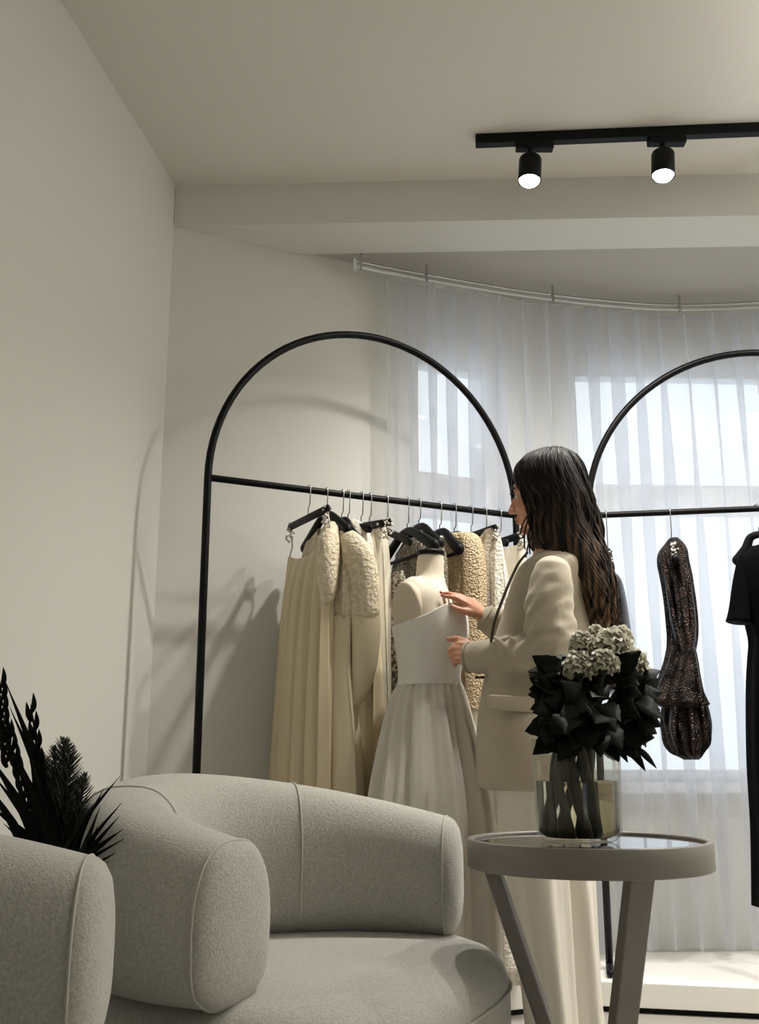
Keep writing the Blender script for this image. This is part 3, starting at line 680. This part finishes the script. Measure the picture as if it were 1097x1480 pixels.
for (yy, xs) in ((2.935, (772, 781, 800)), (3.085, (790, 826, 846))):
    A = P(xs[0], 1110, yy); B = P(xs[1], 1330, yy); C_ = P(xs[2], 1520, yy); tube(body, [A, B, C_], [.070, .046, .034], 20)
    ft = V((C_.x, yy, .035)); tube(body, [ft + V((.03, 0, .005)), ft + V((-.06, 0, 0)), ft + V((-.14, .01, -.010))], [.035, .034, .022], 14, flat=.9)
tN = hand(body, WN, V((-1, .12, .22)), V((.10, -1, .30)), V((0, 0, 1)), [1.15, 1.25, 1.3, 1.3], scale=.90)
tF = hand(body, WF, V((-.74, .02, .70)), V((.60, -.50, .62)), V((-.4, -.9, 0)), [.28, .30, .36, .5], spread=3, scale=1.0)
obj('body', body, SKIN, wo, mods=REM(.0042, 5, .5))
for tp in (tN, tF):
    for (p, d_) in tp[:4]:
        bm = bmesh.new(); ellipsoid(bm, p + d_ * .006 + V((0, -.004, .003)), (.006, .005, .005), u=10, v=8); obj('fingernail', bm, NAILM, wo)
for sg in (-1, 1):
    bm = bmesh.new(); he(bm, (.083, sg * .027, -.003), (.007, .010, .0048)); e = obj('eye', bm, EYEW, wo)
    bm = bmesh.new(); he(bm, (.0905, sg * .029, -.002), (.003, .005, .0045)); obj('iris', bm, BLACKP, e)
    bm = bmesh.new(); tube(bm, smoothpath([hp(.097, sg * .012, .020), hp(.094, sg * .030, .027), hp(.080, sg * .048, .020)], 4), .0032, 8); obj('eyebrow', bm, HAIR, wo)
    bm = bmesh.new(); tube(bm, smoothpath([hp(.093, sg * .018, .006), hp(.101, sg * .031, .010), hp(.090, sg * .044, .005)], 4), .0018, 8); obj('eyelash', bm, BLACKP, wo)
bm = bmesh.new(); he(bm, (.0955, 0, -.0625), (.011, .019, .006)); he(bm, (.093, 0, -.073), (.011, .017, .006)); obj('lips', bm, LIPS, wo)
# trousers
bm = bmesh.new()
legN = [(1085, 722, 832, .15), (1140, 717, 815, .12), (1200, 722, 815, .10), (1270, 730, 818, .088), (1340, 740, 822, .085), (1420, 752, 827, .09), (1500, 762, 834, .098), (1532, 765, 838, .10)]
legF = [(1085, 730, 838, .15), (1140, 750, 846, .12), (1200, 768, 852, .10), (1270, 785, 858, .088), (1340, 800, 862, .085), (1420, 808, 868, .09), (1500, 815, 875, .098), (1530, 818, 878, .10)]
for rows, yy, sd in ((legN, 2.935, 0), (legF, 3.085, 1.5)):
    sil_loft(bm, rows, yy, seg=72, ripple=lambda ph, f, q, sd=sd: .009 * min(1, f * 2) * math.sin(5 * ph + sd + 2.0 * f) + .004 * math.sin(12 * ph - 2 * f + sd) * f)
obj('trousers', bm, TROUS, wo, mods=REM(.007, 4))
# blazer: torso and sleeves in one shell
bm = bmesh.new()
rows = [(798, 780, 820, .05), (806, 768, 836, .105), (820, 752, 846, .135), (850, 738, 852, .13), (880, 727, 853, .12), (910, 717, 852, .118), (950, 707, 848, .125), (985, 699, 845, .14), (1020, 694, 846, .165), (1060, 691, 850, .20), (1100, 689, 852, .21), (1124, 689, 853, .212), (1135, 693, 853, .21), (1141, 702, 850, .20)]
def bfold(ph, f, q):
    return .004 * math.sin(4 * ph + 9 * f) * f + .003 * math.sin(3 * ph - 14 * f)
sil_loft(bm, rows, WY, seg=64, ripple=bfold, power=2.3)
def sleeve(bm, S_, E_, W_, rs):
    pts = smoothpath([S_ + V((.01, 0, .01)), S_.lerp(E_, .35), S_.lerp(E_, .75), E_.lerp(S_, .02), E_.lerp(W_, .2), E_.lerp(W_, .6), W_], 6)
    n = len(pts); rr = [interp(rs, i / (n - 1))[0] for i in range(n)]
    m0 = len(bm.verts); tube(bm, pts, rr, 40, round_ends=True)
    bm.normal_update(); bm.verts.ensure_lookup_table()
    ax = (W_ - E_).normalized(); ux_ = (E_ - S_).normalized()
    for v in bm.verts[m0:]:
        dE = (v.co - E_).length; f_ = math.exp(-(dE / .12) ** 2)
        inner = math.exp(-((v.co - (E_ + (S_ - E_) * .25 + (W_ - E_) * .3)).length / .10) ** 2)
        along = (v.co - E_).dot((ax - ux_).normalized()); side_ = v.co.y * 40
        q_ = v.co * 14
        nz_ = noise.noise(V((q_.x * 1.0 + q_.z * .9, q_.y * .8, q_.z * 1.8 - q_.x * .6)))
        nz2 = noise.noise(V((q_.x * 2.6 - q_.z * 1.4, q_.y, q_.z * 2.4)))
        v.co += v.normal * (.010 * (f_ + .12) * (1 - abs(nz_) * 3.2) * .8 + .005 * nz2 * (f_ + .2) + .007 * inner * math.sin(along * 150 + 2 * nz_))
CN = WN + V((-.012, 0, 0))
sleeve(bm, SN + V((0, .02, -.025)), EN + V((.0, 0, .012)), CN + V((.004, -.004, -.002)), [(0, .055), (.15, .066), (.35, .065), (.5, .060), (.62, .056), (.8, .049), (.95, .047), (1, .047)])
# gathered folds at the elbow and along the forearm
for pts, r in ([[(812, 905), (790, 935), (752, 950), (722, 945)], .010], [[(820, 930), (800, 962), (765, 972), (735, 970)], .009], [[(760, 905), (770, 925), (800, 945)], .011], [[(745, 925), (760, 940), (790, 960)], .010], [[(712, 922), (722, 935), (728, 955)], .011], [[(735, 922), (742, 935), (752, 960)], .010], [[(826, 900), (822, 930), (806, 965)], .009]):
    q = smoothpath([P(x, y, 2.90) + V((0, -.068 + .045 * (1 - (x - 670) / 150 if x < 800 else 0), 0)) for x, y in pts], 6); n = len(q)
    tube(bm, q, [r * (.35 + .65 * math.sin(PI * i / (n - 1))) for i in range(n)], 12)
sleeve(bm, SF + V((0, -.02, -.02)), EF, WF.lerp(EF, .10), [(0, .058), (.35, .062), (.5, .056), (.7, .052), (.95, .046), (1, .046)])
ck = obj('blazer', bm, BLAZER, wo, mods=REM(.005, 3, .5))
# cuff edges, lapel edge, pocket, buttons
for (W_, E_, r, f) in ((CN + V((.004, -.004, -.002)), EN, .049, 0), (WF.lerp(EF, .10), EF, .045, 0)):
    d_ = (W_ - E_).normalized(); a = V((0, 0, 1)); a = (a - d_ * a.dot(d_)).normalized(); b = d_.cross(a); c_ = W_ + d_ * (r * .55)
    bm = bmesh.new(); tube(bm, [c_ + a * (r * .86 * math.cos(2 * PI * k / 28)) + b * (r * .86 * math.sin(2 * PI * k / 28)) for k in range(28)], .004, 8, closed=True); obj('cuff', bm, BLAZER, ck)
bm = bmesh.new(); ed = [(762, 800), (750, 815), (738, 840), (726, 870), (716, 898), (711, 925)]
q = smoothpath([P(x - 1, y, WY - .075 - .03 * min(1, (y - 800) / 60)) for x, y in ed], 5); tube(bm, q, .0036, 10, flat=2.0, up=(0, 0, 1)); obj('lapel_edge', bm, PIPING, ck)
bm = bmesh.new(); q = [P(x, y, 2.825) for x, y in ((706, 1004), (778, 1008), (778, 1031), (706, 1025))]
cc = sum(q, V()) / 4
fr_ = [v for v in q]
outer = [v + V((0, -.005, 0)) for v in q]; inner = [v + V((0, .02, 0)) for v in q]
loft(bm, [inner, [v + V((0, .002, 0)) for v in outer], [cc + V((0, -.007, 0)) + (v - cc) * .94 for v in q]])
obj('pocket_flap', bm, BLAZER, ck, mods=BEV(.002))
bm = bmesh.new(); ellipsoid(bm, P(690, 979, 2.955), (.008, .008, .004)); ellipsoid(bm, P(697, 979, 2.95), (.008, .008, .004)); obj('cuff_buttons', bm, PIPING, ck)

# hair
HR_ROWS = [(648, 786, 806, .02), (653, 772, 822, .05), (660, 758, 833, .070), (672, 746, 841, .088), (688, 742, 847, .098), (702, 745, 851, .102), (715, 752, 854, .104), (728, 760, 857, .104), (745, 765, 860, .104), (768, 764, 864, .105), (785, 768, 868, .108), (805, 780, 873, .115), (830, 797, 879, .12), (860, 813, 884, .12), (890, 828, 887, .10), (908, 838, 887, .08), (922, 850, 884, .05)]
bm = bmesh.new(); sil_loft(bm, HR_ROWS, WY, seg=64, ripple=lambda ph, f, q: .0045 * math.sin(9 * ph + 5 * math.sin(4 * f) + 6 * f) * min(1, f * 3))
obj('hair', bm, HAIR, wo, mods=REM(.006, 3))
hairo = wo.children[-1]
bm = bmesh.new(); rh = random.Random(11)
for i in range(420):
    f0 = rh.uniform(.03, .97); side = -1 if i % 4 else 1
    y0 = rh.choice((652, 655, 660, 668, 690, 720)) ; y1 = rh.uniform(850, 925) - (70 if f0 < .35 else 0) - (40 if f0 < .15 else 0)
    ph0 = f0 * 9 + rh.uniform(-.7, .7) + (0 if side > 0 else 2); wl = 84 + 12 * math.sin(f0 * 7); am = rh.uniform(3, 7); drift = rh.uniform(-.08, .08)
    pts = []; rr = []
    N = 26
    for k in range(N):
        t_ = k / (N - 1); y = y0 + (y1 - y0) * t_
        xl, xr, th = interp(HR_ROWS, y)[:3]
        f_ = min(.985, max(.015, f0 + drift * t_)); wv = am * min(1, t_ * 2.2) * math.sin(2 * PI * y / wl + ph0)
        x = xl + (xr - xl) * f_ + wv
        dy = side * (th * math.sqrt(max(0, 1 - (2 * f_ - 1) ** 2)) + .001 + .004 * math.sin(2 * PI * y / wl + ph0 + 1.2))
        pts.append(P(x, y, WY) + V((0, dy, 0))); rr.append((.0020 + .0032 * math.sin(PI * min(1, t_ * .9 + .05)) ) * (1 - .75 * max(0, t_ - .8) / .2))
    tube(bm, pts, rr, 7)
for (x0_, y0_, x1_, y1_) in ((765, 745, 758, 792), (768, 750, 766, 800), (772, 755, 772, 795), (766, 740, 752, 772), (776, 760, 760, 805), (880, 880, 893, 905), (878, 870, 890, 898), (884, 860, 890, 915)):
    q = smoothpath([P(x0_, y0_, WY - .05), P((x0_ + x1_) / 2 - 3, (y0_ + y1_) / 2, WY - .06), P(x1_, y1_, WY - .05)], 6); tube(bm, q, .0022, 7)
obj('wavy_locks', bm, HAIR, hairo)

# ================================================================== BARREL CHAIRS
def chair(label, M, fdir, first=None):
    if first:
        t = first.copy(); COL.objects.link(t); t['label'] = label; t.location = (M[0], M[1], 0)
        t.rotation_euler = (0, 0, math.atan2(fdir[1], fdir[0]))
        for ch in first.children:
            c = ch.copy(); COL.objects.link(c); c.parent = t
            for g in ch.children: d_ = g.copy(); COL.objects.link(d_); d_.parent = c
        return t
    t = thing('barrel_armchair', label, 'armchair', (0, 0, 0), 'round upholstered armchairs')
    # local frame: x forward, y left; ring centre at origin
    Rc, hw = .405, .107
    zb = .405
    W0 = [(.155, 2.512), (.0, 2.532), (-.15, 2.520), (-.30, 2.470), (-.42, 2.372), (-.485, 2.23), (-.488, 2.08), (-.437, 1.95), (-.35, 1.862), (-.243, 1.81)]
    fx, fy = .92, -.39
    loc = [((x + .09) * fx + (y - 2.185) * fy, -(x + .09) * fy + (y - 2.185) * fx) for x, y in W0]
    pth = [V((x, y, 0)) for x, y in smoothpath(loc, 12)]; AS = arc(pth)
    def pp(t_):
        q_ = t_ * AS[-1]
        for i_ in range(len(AS) - 1):
            if AS[i_ + 1] >= q_ - 1e-9: break
        p_ = pth[i_].lerp(pth[i_ + 1], (q_ - AS[i_]) / (AS[i_ + 1] - AS[i_]))
        i0, i1 = max(0, i_ - 3), min(len(pth) - 1, i_ + 4)
        return p_, (pth[i1] - pth[i0]).normalized()
    def cross(t_, grow=1.0, zs=1.0, push=0):
        """cross-section of the band, t_ 0 = far arm end, 1 = near arm end"""
        k = abs(2 * t_ - 1)
        zt = .762 - .10 * min(1, k) ** 1.7
        ctr, tang = pp(t_); c = V((tang.y, -tang.x, 0))
        pts = []
        hh = (zt - zb) / 2; zc = (zt + zb) / 2
        for i in range(40):
            ph = 2 * PI * i / 40; cx, sx = math.cos(ph), math.sin(ph)
            e = .80 if sx > 0 else .42
            x = hw * grow * math.copysign(abs(cx) ** .72, cx) * (1 + .10 * (1 - abs(sx)) - (.05 if sx < -.7 else 0)); z = hh * zs * math.copysign(abs(sx) ** e, sx)
            pts.append(ctr + c * x + V((0, 0, zc + z)) + tang * push)
        return pts
    a0, a1 = 0, 1
    bm = bmesh.new(); rings = []
    for g_, zs, pu in ((.20, .25, .036), (.5, .58, .034), (.74, .80, .028), (.90, .93, .018), (.975, .985, .008)): rings.append(cross(a0, g_, zs, -pu))
    for k in range(0, 47): rings.append(cross(a0 + (a1 - a0) * k / 46))
    for g_, zs, pu in ((.975, .985, .007), (.90, .93, .014), (.74, .80, .020), (.5, .58, .024), (.20, .25, .026)): rings.append(cross(a1, g_, zs, pu))
    loft(bm, rings); back = obj('wraparound_backrest', bm, BOUCLE, t)
    for ang in (a0, .275, .70, a1):
        bm = bmesh.new(); pts = cross(ang, 1.012, 1.006); tube(bm, pts, .0022, 8, closed=True); obj('seam_piping', bm, SEAM, back)
    # seat: rounded square cushion
    def sq(a_f, a_b, b_, z, e=2.7):
        pts = []
        for i in range(72):
            ph = 2 * PI * i / 72; cx, sx = math.cos(ph), math.sin(ph)
            a_ = a_f if cx > 0 else a_b
            pts.append(V((a_ * math.copysign(abs(cx) ** (2 / e), cx), b_ * math.copysign(abs(sx) ** (2 / e), sx), z)))
        return pts
    bm = bmesh.new()
    loft(bm, [sq(.30 * k, .47 * k, .47 * k, .12 - .0 + dz) for k, dz in ((.9, 0), (.98, .02))] + [sq(.305, .50, .475, z) for z in (.18, .26, .31)] + [sq(.303, .503, .475, .345), sq(.292, .495, .465, .372), sq(.268, .475, .445, .393), sq(.22, .43, .40, .410), sq(.13, .28, .26, .421), sq(.03, .06, .06, .423)])
    obj('seat', bm, BOUCLE, t)
    bm = bmesh.new(); tube(bm, sq(.306, .505, .478, .335), .0035, 8, closed=True); obj('seam_piping', bm, SEAM, t.children[-1])
    bm = bmesh.new(); loft(bm, [sq(.2, .28, .28, 0, 2), sq(.2, .28, .28, .12, 2)]); obj('swivel_base', bm, BLACKP, t)
    t.location = (M[0], M[1], 0); t.rotation_euler = (0, 0, math.atan2(fdir[1], fdir[0]))
    return t
c1 = chair('whole rounded cream wool armchair in the centre foreground facing the table', (-.090, 2.185), (.92, -.39))
c2 = chair('cropped cream wool armchair at the lower left corner', (-.556, 1.149), (.991, -.13), c1)

# ================================================================== PLANT
t = thing('potted_plant', 'dark leafy plant with a foxtail fern plume behind the left armchair', 'plant', (-.70, 2.0, 0))
pc = V((-.67, 2.02, 0))
bm = bmesh.new(); rg = lambda z, r: [pc + V((r * math.cos(2 * PI * k / 36), r * math.sin(2 * PI * k / 36), z)) for k in range(36)]
loft(bm, [rg(0, .07), rg(.02, .078), rg(.40, .095), rg(.41, .098), rg(.42, .095), rg(.415, .086), rg(.37, .083)]); obj('pot', bm, POT, t)
bm = bmesh.new(); loft(bm, [rg(.37, .084), rg(.385, .07), rg(.39, .02)]); obj('soil', bm, SOIL, t)
def blade(bm, pts, w, n, fold=.3):
    """pointed leaf along pts with width profile"""
    q = [V(p) for p in smoothpath(pts, 5)]; N = len(q); rows = []
    for i, p in enumerate(q):
        t_ = (q[min(i + 1, N - 1)] - q[max(i - 1, 0)]).normalized(); s = t_.cross(n).normalized(); f = i / (N - 1)
        ww = w * (math.sin(PI * min(1, f * .92 + .08)) ** .7) * (1 - f ** 5) + .0004; m_ = s.cross(t_)
        rows.append([bm.verts.new(p - s * ww), bm.verts.new(p - m_ * ww * fold), bm.verts.new(p + s * ww), bm.verts.new(p + m_ * ww * (.12 - fold))])
    for a, b in zip(rows, rows[1:]):
        for k in range(4): bm.faces.new((a[k], a[(k + 1) % 4], b[(k + 1) % 4], b[k]))
    bm.faces.new(rows[0]); bm.faces.new(rows[-1][::-1])
rp = random.Random(5)
PY = 1.92
crown = P(88, 1275, PY)
tips = [((8, 985), .012), ((44, 1018), .012), ((14, 1022), .012), ((-20, 1085), .014), ((-10, 1120), .012), ((22, 1100), .010), ((-20, 1160), .012), ((5, 1190), .010), ((-5, 1215), .010), ((173, 1122), .009), ((178, 1198), .009), ((168, 1232), .009), ((164, 1268), .008), ((145, 1165), .010), ((125, 1180), .012), ((45, 1112), .011), ((58, 1140), .011), ((70, 1150), .012), ((110, 1160), .012), ((28, 1145), .012), ((140, 1195), .011), ((150, 1215), .010), ((15, 1225), .010), ((95, 1150), .012), ((48, 1190), .012), ((70, 1190), .012), ((118, 1200), .012), ((100, 1200), .012), ((-30, 1120), .012), ((60, 1215), .012), ((132, 1225), .011), ((176, 1160), .007), ((180, 1212), .007), ((172, 1180), .008), ((158, 1245), .007), ((150, 1140), .008), ((166, 1205), .008), ((34, 1050), .010), ((-8, 1040), .012), ((12, 1080), .012), ((30, 1130), .010)]
for k, ((x, y), w) in enumerate(tips):
    b0 = crown + V((rp.uniform(-.03, .03), rp.uniform(-.03, .03), -.06)); T = P(x, y, 1.80 + rp.uniform(-.02, .02) if x > 120 else PY + rp.uniform(-.07, .10)); mid = b0.lerp(T, .5); side = 1 if x > 88 else -1
    mid += V((-side * .018, 0, .012)) if abs(x - 88) > 60 else V((0, 0, 0))
    bm = bmesh.new(); blade(bm, [pc + V((0, 0, .385)) if k % 3 == 0 else b0, b0, mid, T], w, V((rp.uniform(-.3, .3), -1, rp.uniform(-.2, .3))).normalized()); obj('leaf', bm, PALM, t)
# side leaflets of the tall frond
bm = bmesh.new()
for (xa, ya, xb, yb) in ((10, 1110, 0, 985), (70, 1200, 42, 1018), (40, 1180, 10, 1060)):
    for k in range(14):
        f = k / 14; x = xa + (xb - xa) * f; y = ya + (yb - ya) * f; s = 1 if k % 2 else -1
        blade(bm, [P(x, y, PY), P(x + s * 5, y - 12, PY - .01), P(x + s * 6 - 2, y - 30, PY)], .005, V((0, -1, 0)))
obj('leaflets', bm, PALM, t)
# foxtail plumes: needles around arching stems
bm = bmesh.new()
for (x0_, y0_, x1_, y1_, rad) in ((92, 1250, 92, 1066, .060), (80, 1240, 62, 1090, .050), (105, 1250, 122, 1118, .045), (90, 1250, 100, 1078, .055), (88, 1245, 78, 1080, .05)):
    A, B = P(x0_, y0_, PY + .03), P(x1_, y1_, PY + .03)
    tube(bm, [A, B], [.004, .002], 6)
    for k in range(330):
        f = rp.uniform(.05, 1); c_ = A.lerp(B, f); an = rp.uniform(0, 2 * PI); r_ = rad * (.45 + .55 * math.sin(PI * min(1, f * .8 + .2))) * rp.uniform(.6, 1) * (1 - .55 * max(0, f - .85) / .15)
        e = c_ + V((r_ * math.cos(an) * .7, r_ * math.sin(an) * .7, r_ * .65)); m_ = c_.lerp(e, .5) + V((0, 0, -r_ * .05))
        tube(bm, [c_, m_, e], [.0011, .0010, .0003], 4, round_ends=False)
o = obj('fern_plume', bm, FERN, t)

# ================================================================== SIDE TABLE
TC = V((.432, 2.25)); TZ = .632; TR = .25
t = thing('side_table', 'round taupe side table with smoked glass top and slanting legs', 'table', (TC.x, TC.y, 0))
bm = bmesh.new(); rg = lambda z, r: [V((TC.x + r * math.cos(2 * PI * k / 96), TC.y + r * math.sin(2 * PI * k / 96), z)) for k in range(96)]
prof = [(TZ - .003, TR - .014), (TZ, TR - .011), (TZ, TR - .002), (TZ - .002, TR), (TZ - .054, TR), (TZ - .056, TR - .003), (TZ - .056, TR - .012), (TZ - .008, TR - .014)]
rings = [rg(z, r) for z, r in prof]; rings.append(rings[0])
vs = [[bm.verts.new(p) for p in r] for r in rings[:-1]]; vs.append(vs[0])
for a, b in zip(vs, vs[1:]):
    for k in range(96): bm.faces.new((a[k], a[(k + 1) % 96], b[(k + 1) % 96], b[k]))
obj('rim', bm, TABLEM, t)
bm = bmesh.new(); loft(bm, [rg(TZ - .012, TR - .0145), rg(TZ - .006, TR - .0145)]); obj('glass_top', bm, DARKGLASS, t, False)
for ang in (166, 44, -74):
    c_ = V((math.cos(R(ang)), math.sin(R(ang)), 0)); s_ = V((-c_.y, c_.x, 0)); bm = bmesh.new()
    A = V((TC.x, TC.y, TZ - .05)) + c_ * .205; B = V((TC.x, TC.y, .012)) + c_ * .012
    d_ = (B - A).normalized(); nn = d_.cross(s_).normalized()
    r_ = []
    for Q, w_ in ((A, 1), (B, .9)): r_.append([Q + s_ * .026 * w_ + nn * .015, Q - s_ * .026 * w_ + nn * .015, Q - s_ * .026 * w_ - nn * .015, Q + s_ * .026 * w_ - nn * .015])
    loft(bm, r_); obj('leg', bm, TABLEM, t, False, mods=BEV(.004, 3))
bm = bmesh.new(); rg2 = lambda z, r: [V((TC.x + r * math.cos(2 * PI * k / 48), TC.y + r * math.sin(2 * PI * k / 48), z)) for k in range(48)]
loft(bm, [rg2(0, .12), rg2(.008, .12), rg2(.012, .11), rg2(.013, .01)]); obj('foot_plate', bm, TABLEM, t)

# ================================================================== VASE + FLOWERS
VC = P(838, 1212, 2.24); VC.z = TZ - .006; VX, VY = VC.x, 2.245
t = thing('glass_vase', 'clear glass cylinder vase half filled with water on the side table', 'vase', (VX, VY, VC.z + .0005))
def vr(z, r): return [V((VX + r * math.cos(2 * PI * k / 64), VY + r * math.sin(2 * PI * k / 64), VC.z + z)) for k in range(64)]
VRAD = .0885
bm = bmesh.new(); loft(bm, [vr(.001, VRAD - .02), vr(.003, VRAD - .014), vr(.016, VRAD - .001), vr(.03, VRAD), vr(.204, VRAD + .004), vr(.206, VRAD + .002), vr(.204, VRAD + .001), vr(.03, VRAD - .003), vr(.018, VRAD - .006), vr(.010, VRAD - .020)]); obj('glass', bm, VASEG, t)
bm = bmesh.new(); tube(bm, vr(.206, VRAD + .0025), .0018, 8, closed=True); obj('rim', bm, VASEG, t)
bm = bmesh.new(); loft(bm, [vr(.011, VRAD - .022), vr(.019, VRAD - .0075), vr(.03, VRAD - .0045), vr(.118, VRAD - .0038), vr(.1225, VRAD - .0035), vr(.121, VRAD - .006)]); obj('water', bm, WATER, t)

def leafmesh(bm, base, d, n, L, W, serr=.12):
    d = d.normalized(); s = d.cross(n).normalized(); n = s.cross(d); N = 10; rows = []
    for i in range(N + 1):
        f = i / N; w = W * math.sin(PI * f ** .75) * (1 + serr * math.sin(i * 3.1)) + .0006; c_ = base + d * (L * f) - n * (L * .28 * f * f)
        rows.append([c_ - s * w + n * w * .25, c_, c_ + s * w + n * w * .25])
    vv = [[bm.verts.new(p) for p in r] for r in rows]; v2 = [[bm.verts.new(p - n * .0012) for p in r] for r in rows]
    for a, b in zip(vv, vv[1:]): bm.faces.new((a[0], a[1], b[1], b[0])); bm.faces.new((a[1], a[2], b[2], b[1]))
    for a, b in zip(v2, v2[1:]): bm.faces.new((a[1], a[0], b[0], b[1])); bm.faces.new((a[2], a[1], b[1], b[2]))
    for i in range(N):
        bm.faces.new((vv[i][0], vv[i + 1][0], v2[i + 1][0], v2[i][0])); bm.faces.new((vv[i + 1][2], vv[i][2], v2[i][2], v2[i + 1][2]))
rl = random.Random(21)
def bloom(bm, c, r, g):
    """ball of ruffled petals"""
    n_ = 46
    for k in range(n_):
        u_ = 1 - 1.55 * (k + .5) / n_; a = k * 2.39996; rr_ = math.sqrt(max(0, 1 - u_ * u_)); d_ = V((rr_ * math.cos(a), rr_ * math.sin(a), u_))
        s_ = d_.cross(V((.1, .2, 1))).normalized() if k % 2 else d_.cross(V((1, .3, .1))).normalized(); nn = s_.cross(d_); L = r * .72 * g.uniform(.85, 1.15); W = r * .36
        rows = []
        for i in range(7):
            f = i / 6; w = W * (.35 + .65 * math.sin(PI * (f * .62))) ; q = c + d_ * (r * .25 + L * f) + nn * (L * .35 * math.sin(PI * f * .9))
            ruf = .28 * W * f
            rows.append([bm.verts.new(q + s_ * (w * (m_ / 3)) + nn * (ruf * math.sin(m_ * 2.1 + k)) - d_ * (abs(m_) * .06 * L * f)) for m_ in (-3, -2, -1, 0, 1, 2, 3)])
        for a_, b_ in zip(rows, rows[1:]):
            for m_ in range(6): bm.faces.new((a_[m_], a_[m_ + 1], b_[m_ + 1], b_[m_]))
    ellipsoid(bm, c, (r * .45, r * .45, r * .42), u=12, v=8)
flowers = [(860, 916, 2.25, .022, 'small cream rosebud highest in the bouquet'), (842, 932, 2.19, .032, 'ivory bloom at upper left of the bouquet'), (884, 938, 2.20, .046, 'largest ivory bloom at the centre top of the bouquet'),
           (838, 966, 2.16, .040, 'ivory bloom lowest left in the bouquet against the blazer'), (912, 962, 2.22, .040, 'ivory bloom farthest right in the bouquet'), (872, 962, 2.15, .036, 'ivory bloom low in front of the largest one'), (893, 925, 2.31, .036, 'ivory bloom at the back of the bouquet'), (858, 942, 2.30, .034, 'ivory bloom tucked behind the left blooms')]
for k, (x, y, yy, r, lab) in enumerate(flowers):
    c_ = P(x, y, yy); f = thing('cut_flower', lab, 'flower', (VX, VY, VC.z + .012), 'ivory flowers in the vase')
    an = 2 * PI * k / 8 + .4; foot = V((VX - .045 * math.cos(an) - .012, VY - .045 * math.sin(an), VC.z + .016)); mid = V((VX + .03 * math.cos(an + 2.0), VY + .03 * math.sin(an + 2.0), VC.z + .19))
    bm = bmesh.new(); tube(bm, smoothpath([foot, mid, c_ + V((0, 0, -.01))], 8), .006, 8); obj('stem', bm, STEM, f)
    bm = bmesh.new(); bloom(bm, c_, r, rl); obj('bloom', bm, PETAL, f)
    bm = bmesh.new(); ellipsoid(bm, c_ + V((0, 0, -r * .2)), (r * .4, r * .4, r * .35), u=12, v=8); obj('calyx', bm, STEM, f)
leafspots = []
# foliage branches: dense collar of broad leaves
for k in range(9):
    f = thing('leafy_stem', ['dark leafy branch at the left of the bouquet', 'dark leafy branch drooping over the right rim of the vase', 'dark leafy branch at the right of the bouquet', 'dark leafy branch in the front of the bouquet', 'dark leafy branch low at the left rim of the vase', 'dark leafy branch in the middle of the bouquet', 'dark leafy branch at the back left of the bouquet', 'dark leafy branch at the back right of the bouquet', 'dark leafy branch at the back of the bouquet'][k], 'foliage', (VX, VY, VC.z + .012), 'dark foliage in the vase')
    targets = [(805, 985, 2.2), (905, 1075, 2.2), (915, 1015, 2.22), (850, 1030, 2.13), (815, 1035, 2.18), (868, 1000, 2.2), (830, 1000, 2.32), (900, 1030, 2.33), (862, 1040, 2.36)][k]
    c_ = P(*targets); an = 2 * PI * k / 9; foot = V((VX - .05 * math.cos(an) - .015, VY - .05 * math.sin(an), VC.z + .018)); mid = V((VX + .034 * math.cos(an + 2.1), VY + .034 * math.sin(an + 2.1), VC.z + .19))
    bm = bmesh.new(); tube(bm, smoothpath([foot, mid, c_], 8), .0085, 8); obj('stem', bm, STEM, f)
    bm = bmesh.new()
    nl = 24
    for j in range(nl):
        if k == 1:
            spec = [((895, 1068), (945, 1062), .026), ((905, 1075), (935, 1110), .012), ((920, 1080), (950, 1106), .008), ((895, 1075), (925, 1092), .016), ((898, 1060), (938, 1050), .022), ((890, 1075), (908, 1098), .010)]
            if j >= len(spec): break
            (a, b_, W) = spec[j]; A = P(a[0], a[1], 2.19); B = P(b_[0], b_[1], 2.17); leafmesh(bm, A, B - A, V((0, -1, .3)), (B - A).length, W * .8); continue
        cx = targets[0] + rl.uniform(-28, 28); cy = targets[1] + rl.uniform(-28, 34)
        cx = min(915, max(806, cx)); cy = min(1062, max(975, cy))
        A = P(cx, cy, targets[2] + rl.uniform(-.04, .04)); ox = (cx - 862) / 65; oz = (1018 - cy) / 60
        d_ = V((ox * .9 + rl.uniform(-.4, .4), (targets[2] - 2.24) * 4 + rl.uniform(-.4, .3), oz * .6 + rl.uniform(-.3, .4) - .1))
        leafmesh(bm, A, d_, V((rl.uniform(-.4, .4), -.8, rl.uniform(.1, .8))), rl.uniform(.045, .068), rl.uniform(.020, .032), .2)
    obj('leaves', bm, LEAF, f)
bpy.context.view_layer.update()

# ================================================================== LIGHT, CAMERA
w = bpy.data.worlds.new('World'); scene.world = w; w.use_nodes = True
bg = w.node_tree.nodes['Background']; bg.inputs[0].default_value = (.88, .94, 1.0, 1); bg.inputs[1].default_value = 1.4
cam = bpy.data.cameras.new('camera'); co = bpy.data.objects.new('camera', cam); COL.objects.link(co)
cam.sensor_fit = 'VERTICAL'; cam.sensor_height = 24; cam.lens = 24 * F / 1480; cam.clip_start = .05
co.location = (0, 0, CAM_Z); co.rotation_euler = (R(90) + PITCH, 0, 0); scene.camera = co
vs_ = scene.view_settings; vs_.view_transform = 'Standard'; vs_.look = 'None'; vs_.gamma = 1; vs_.use_curve_mapping = False; vs_.exposure = 0.06
scene.cycles.transparent_max_bounces = 24; scene.cycles.max_bounces = 10; scene.cycles.diffuse_bounces = 5
scene.cycles.use_denoising = True
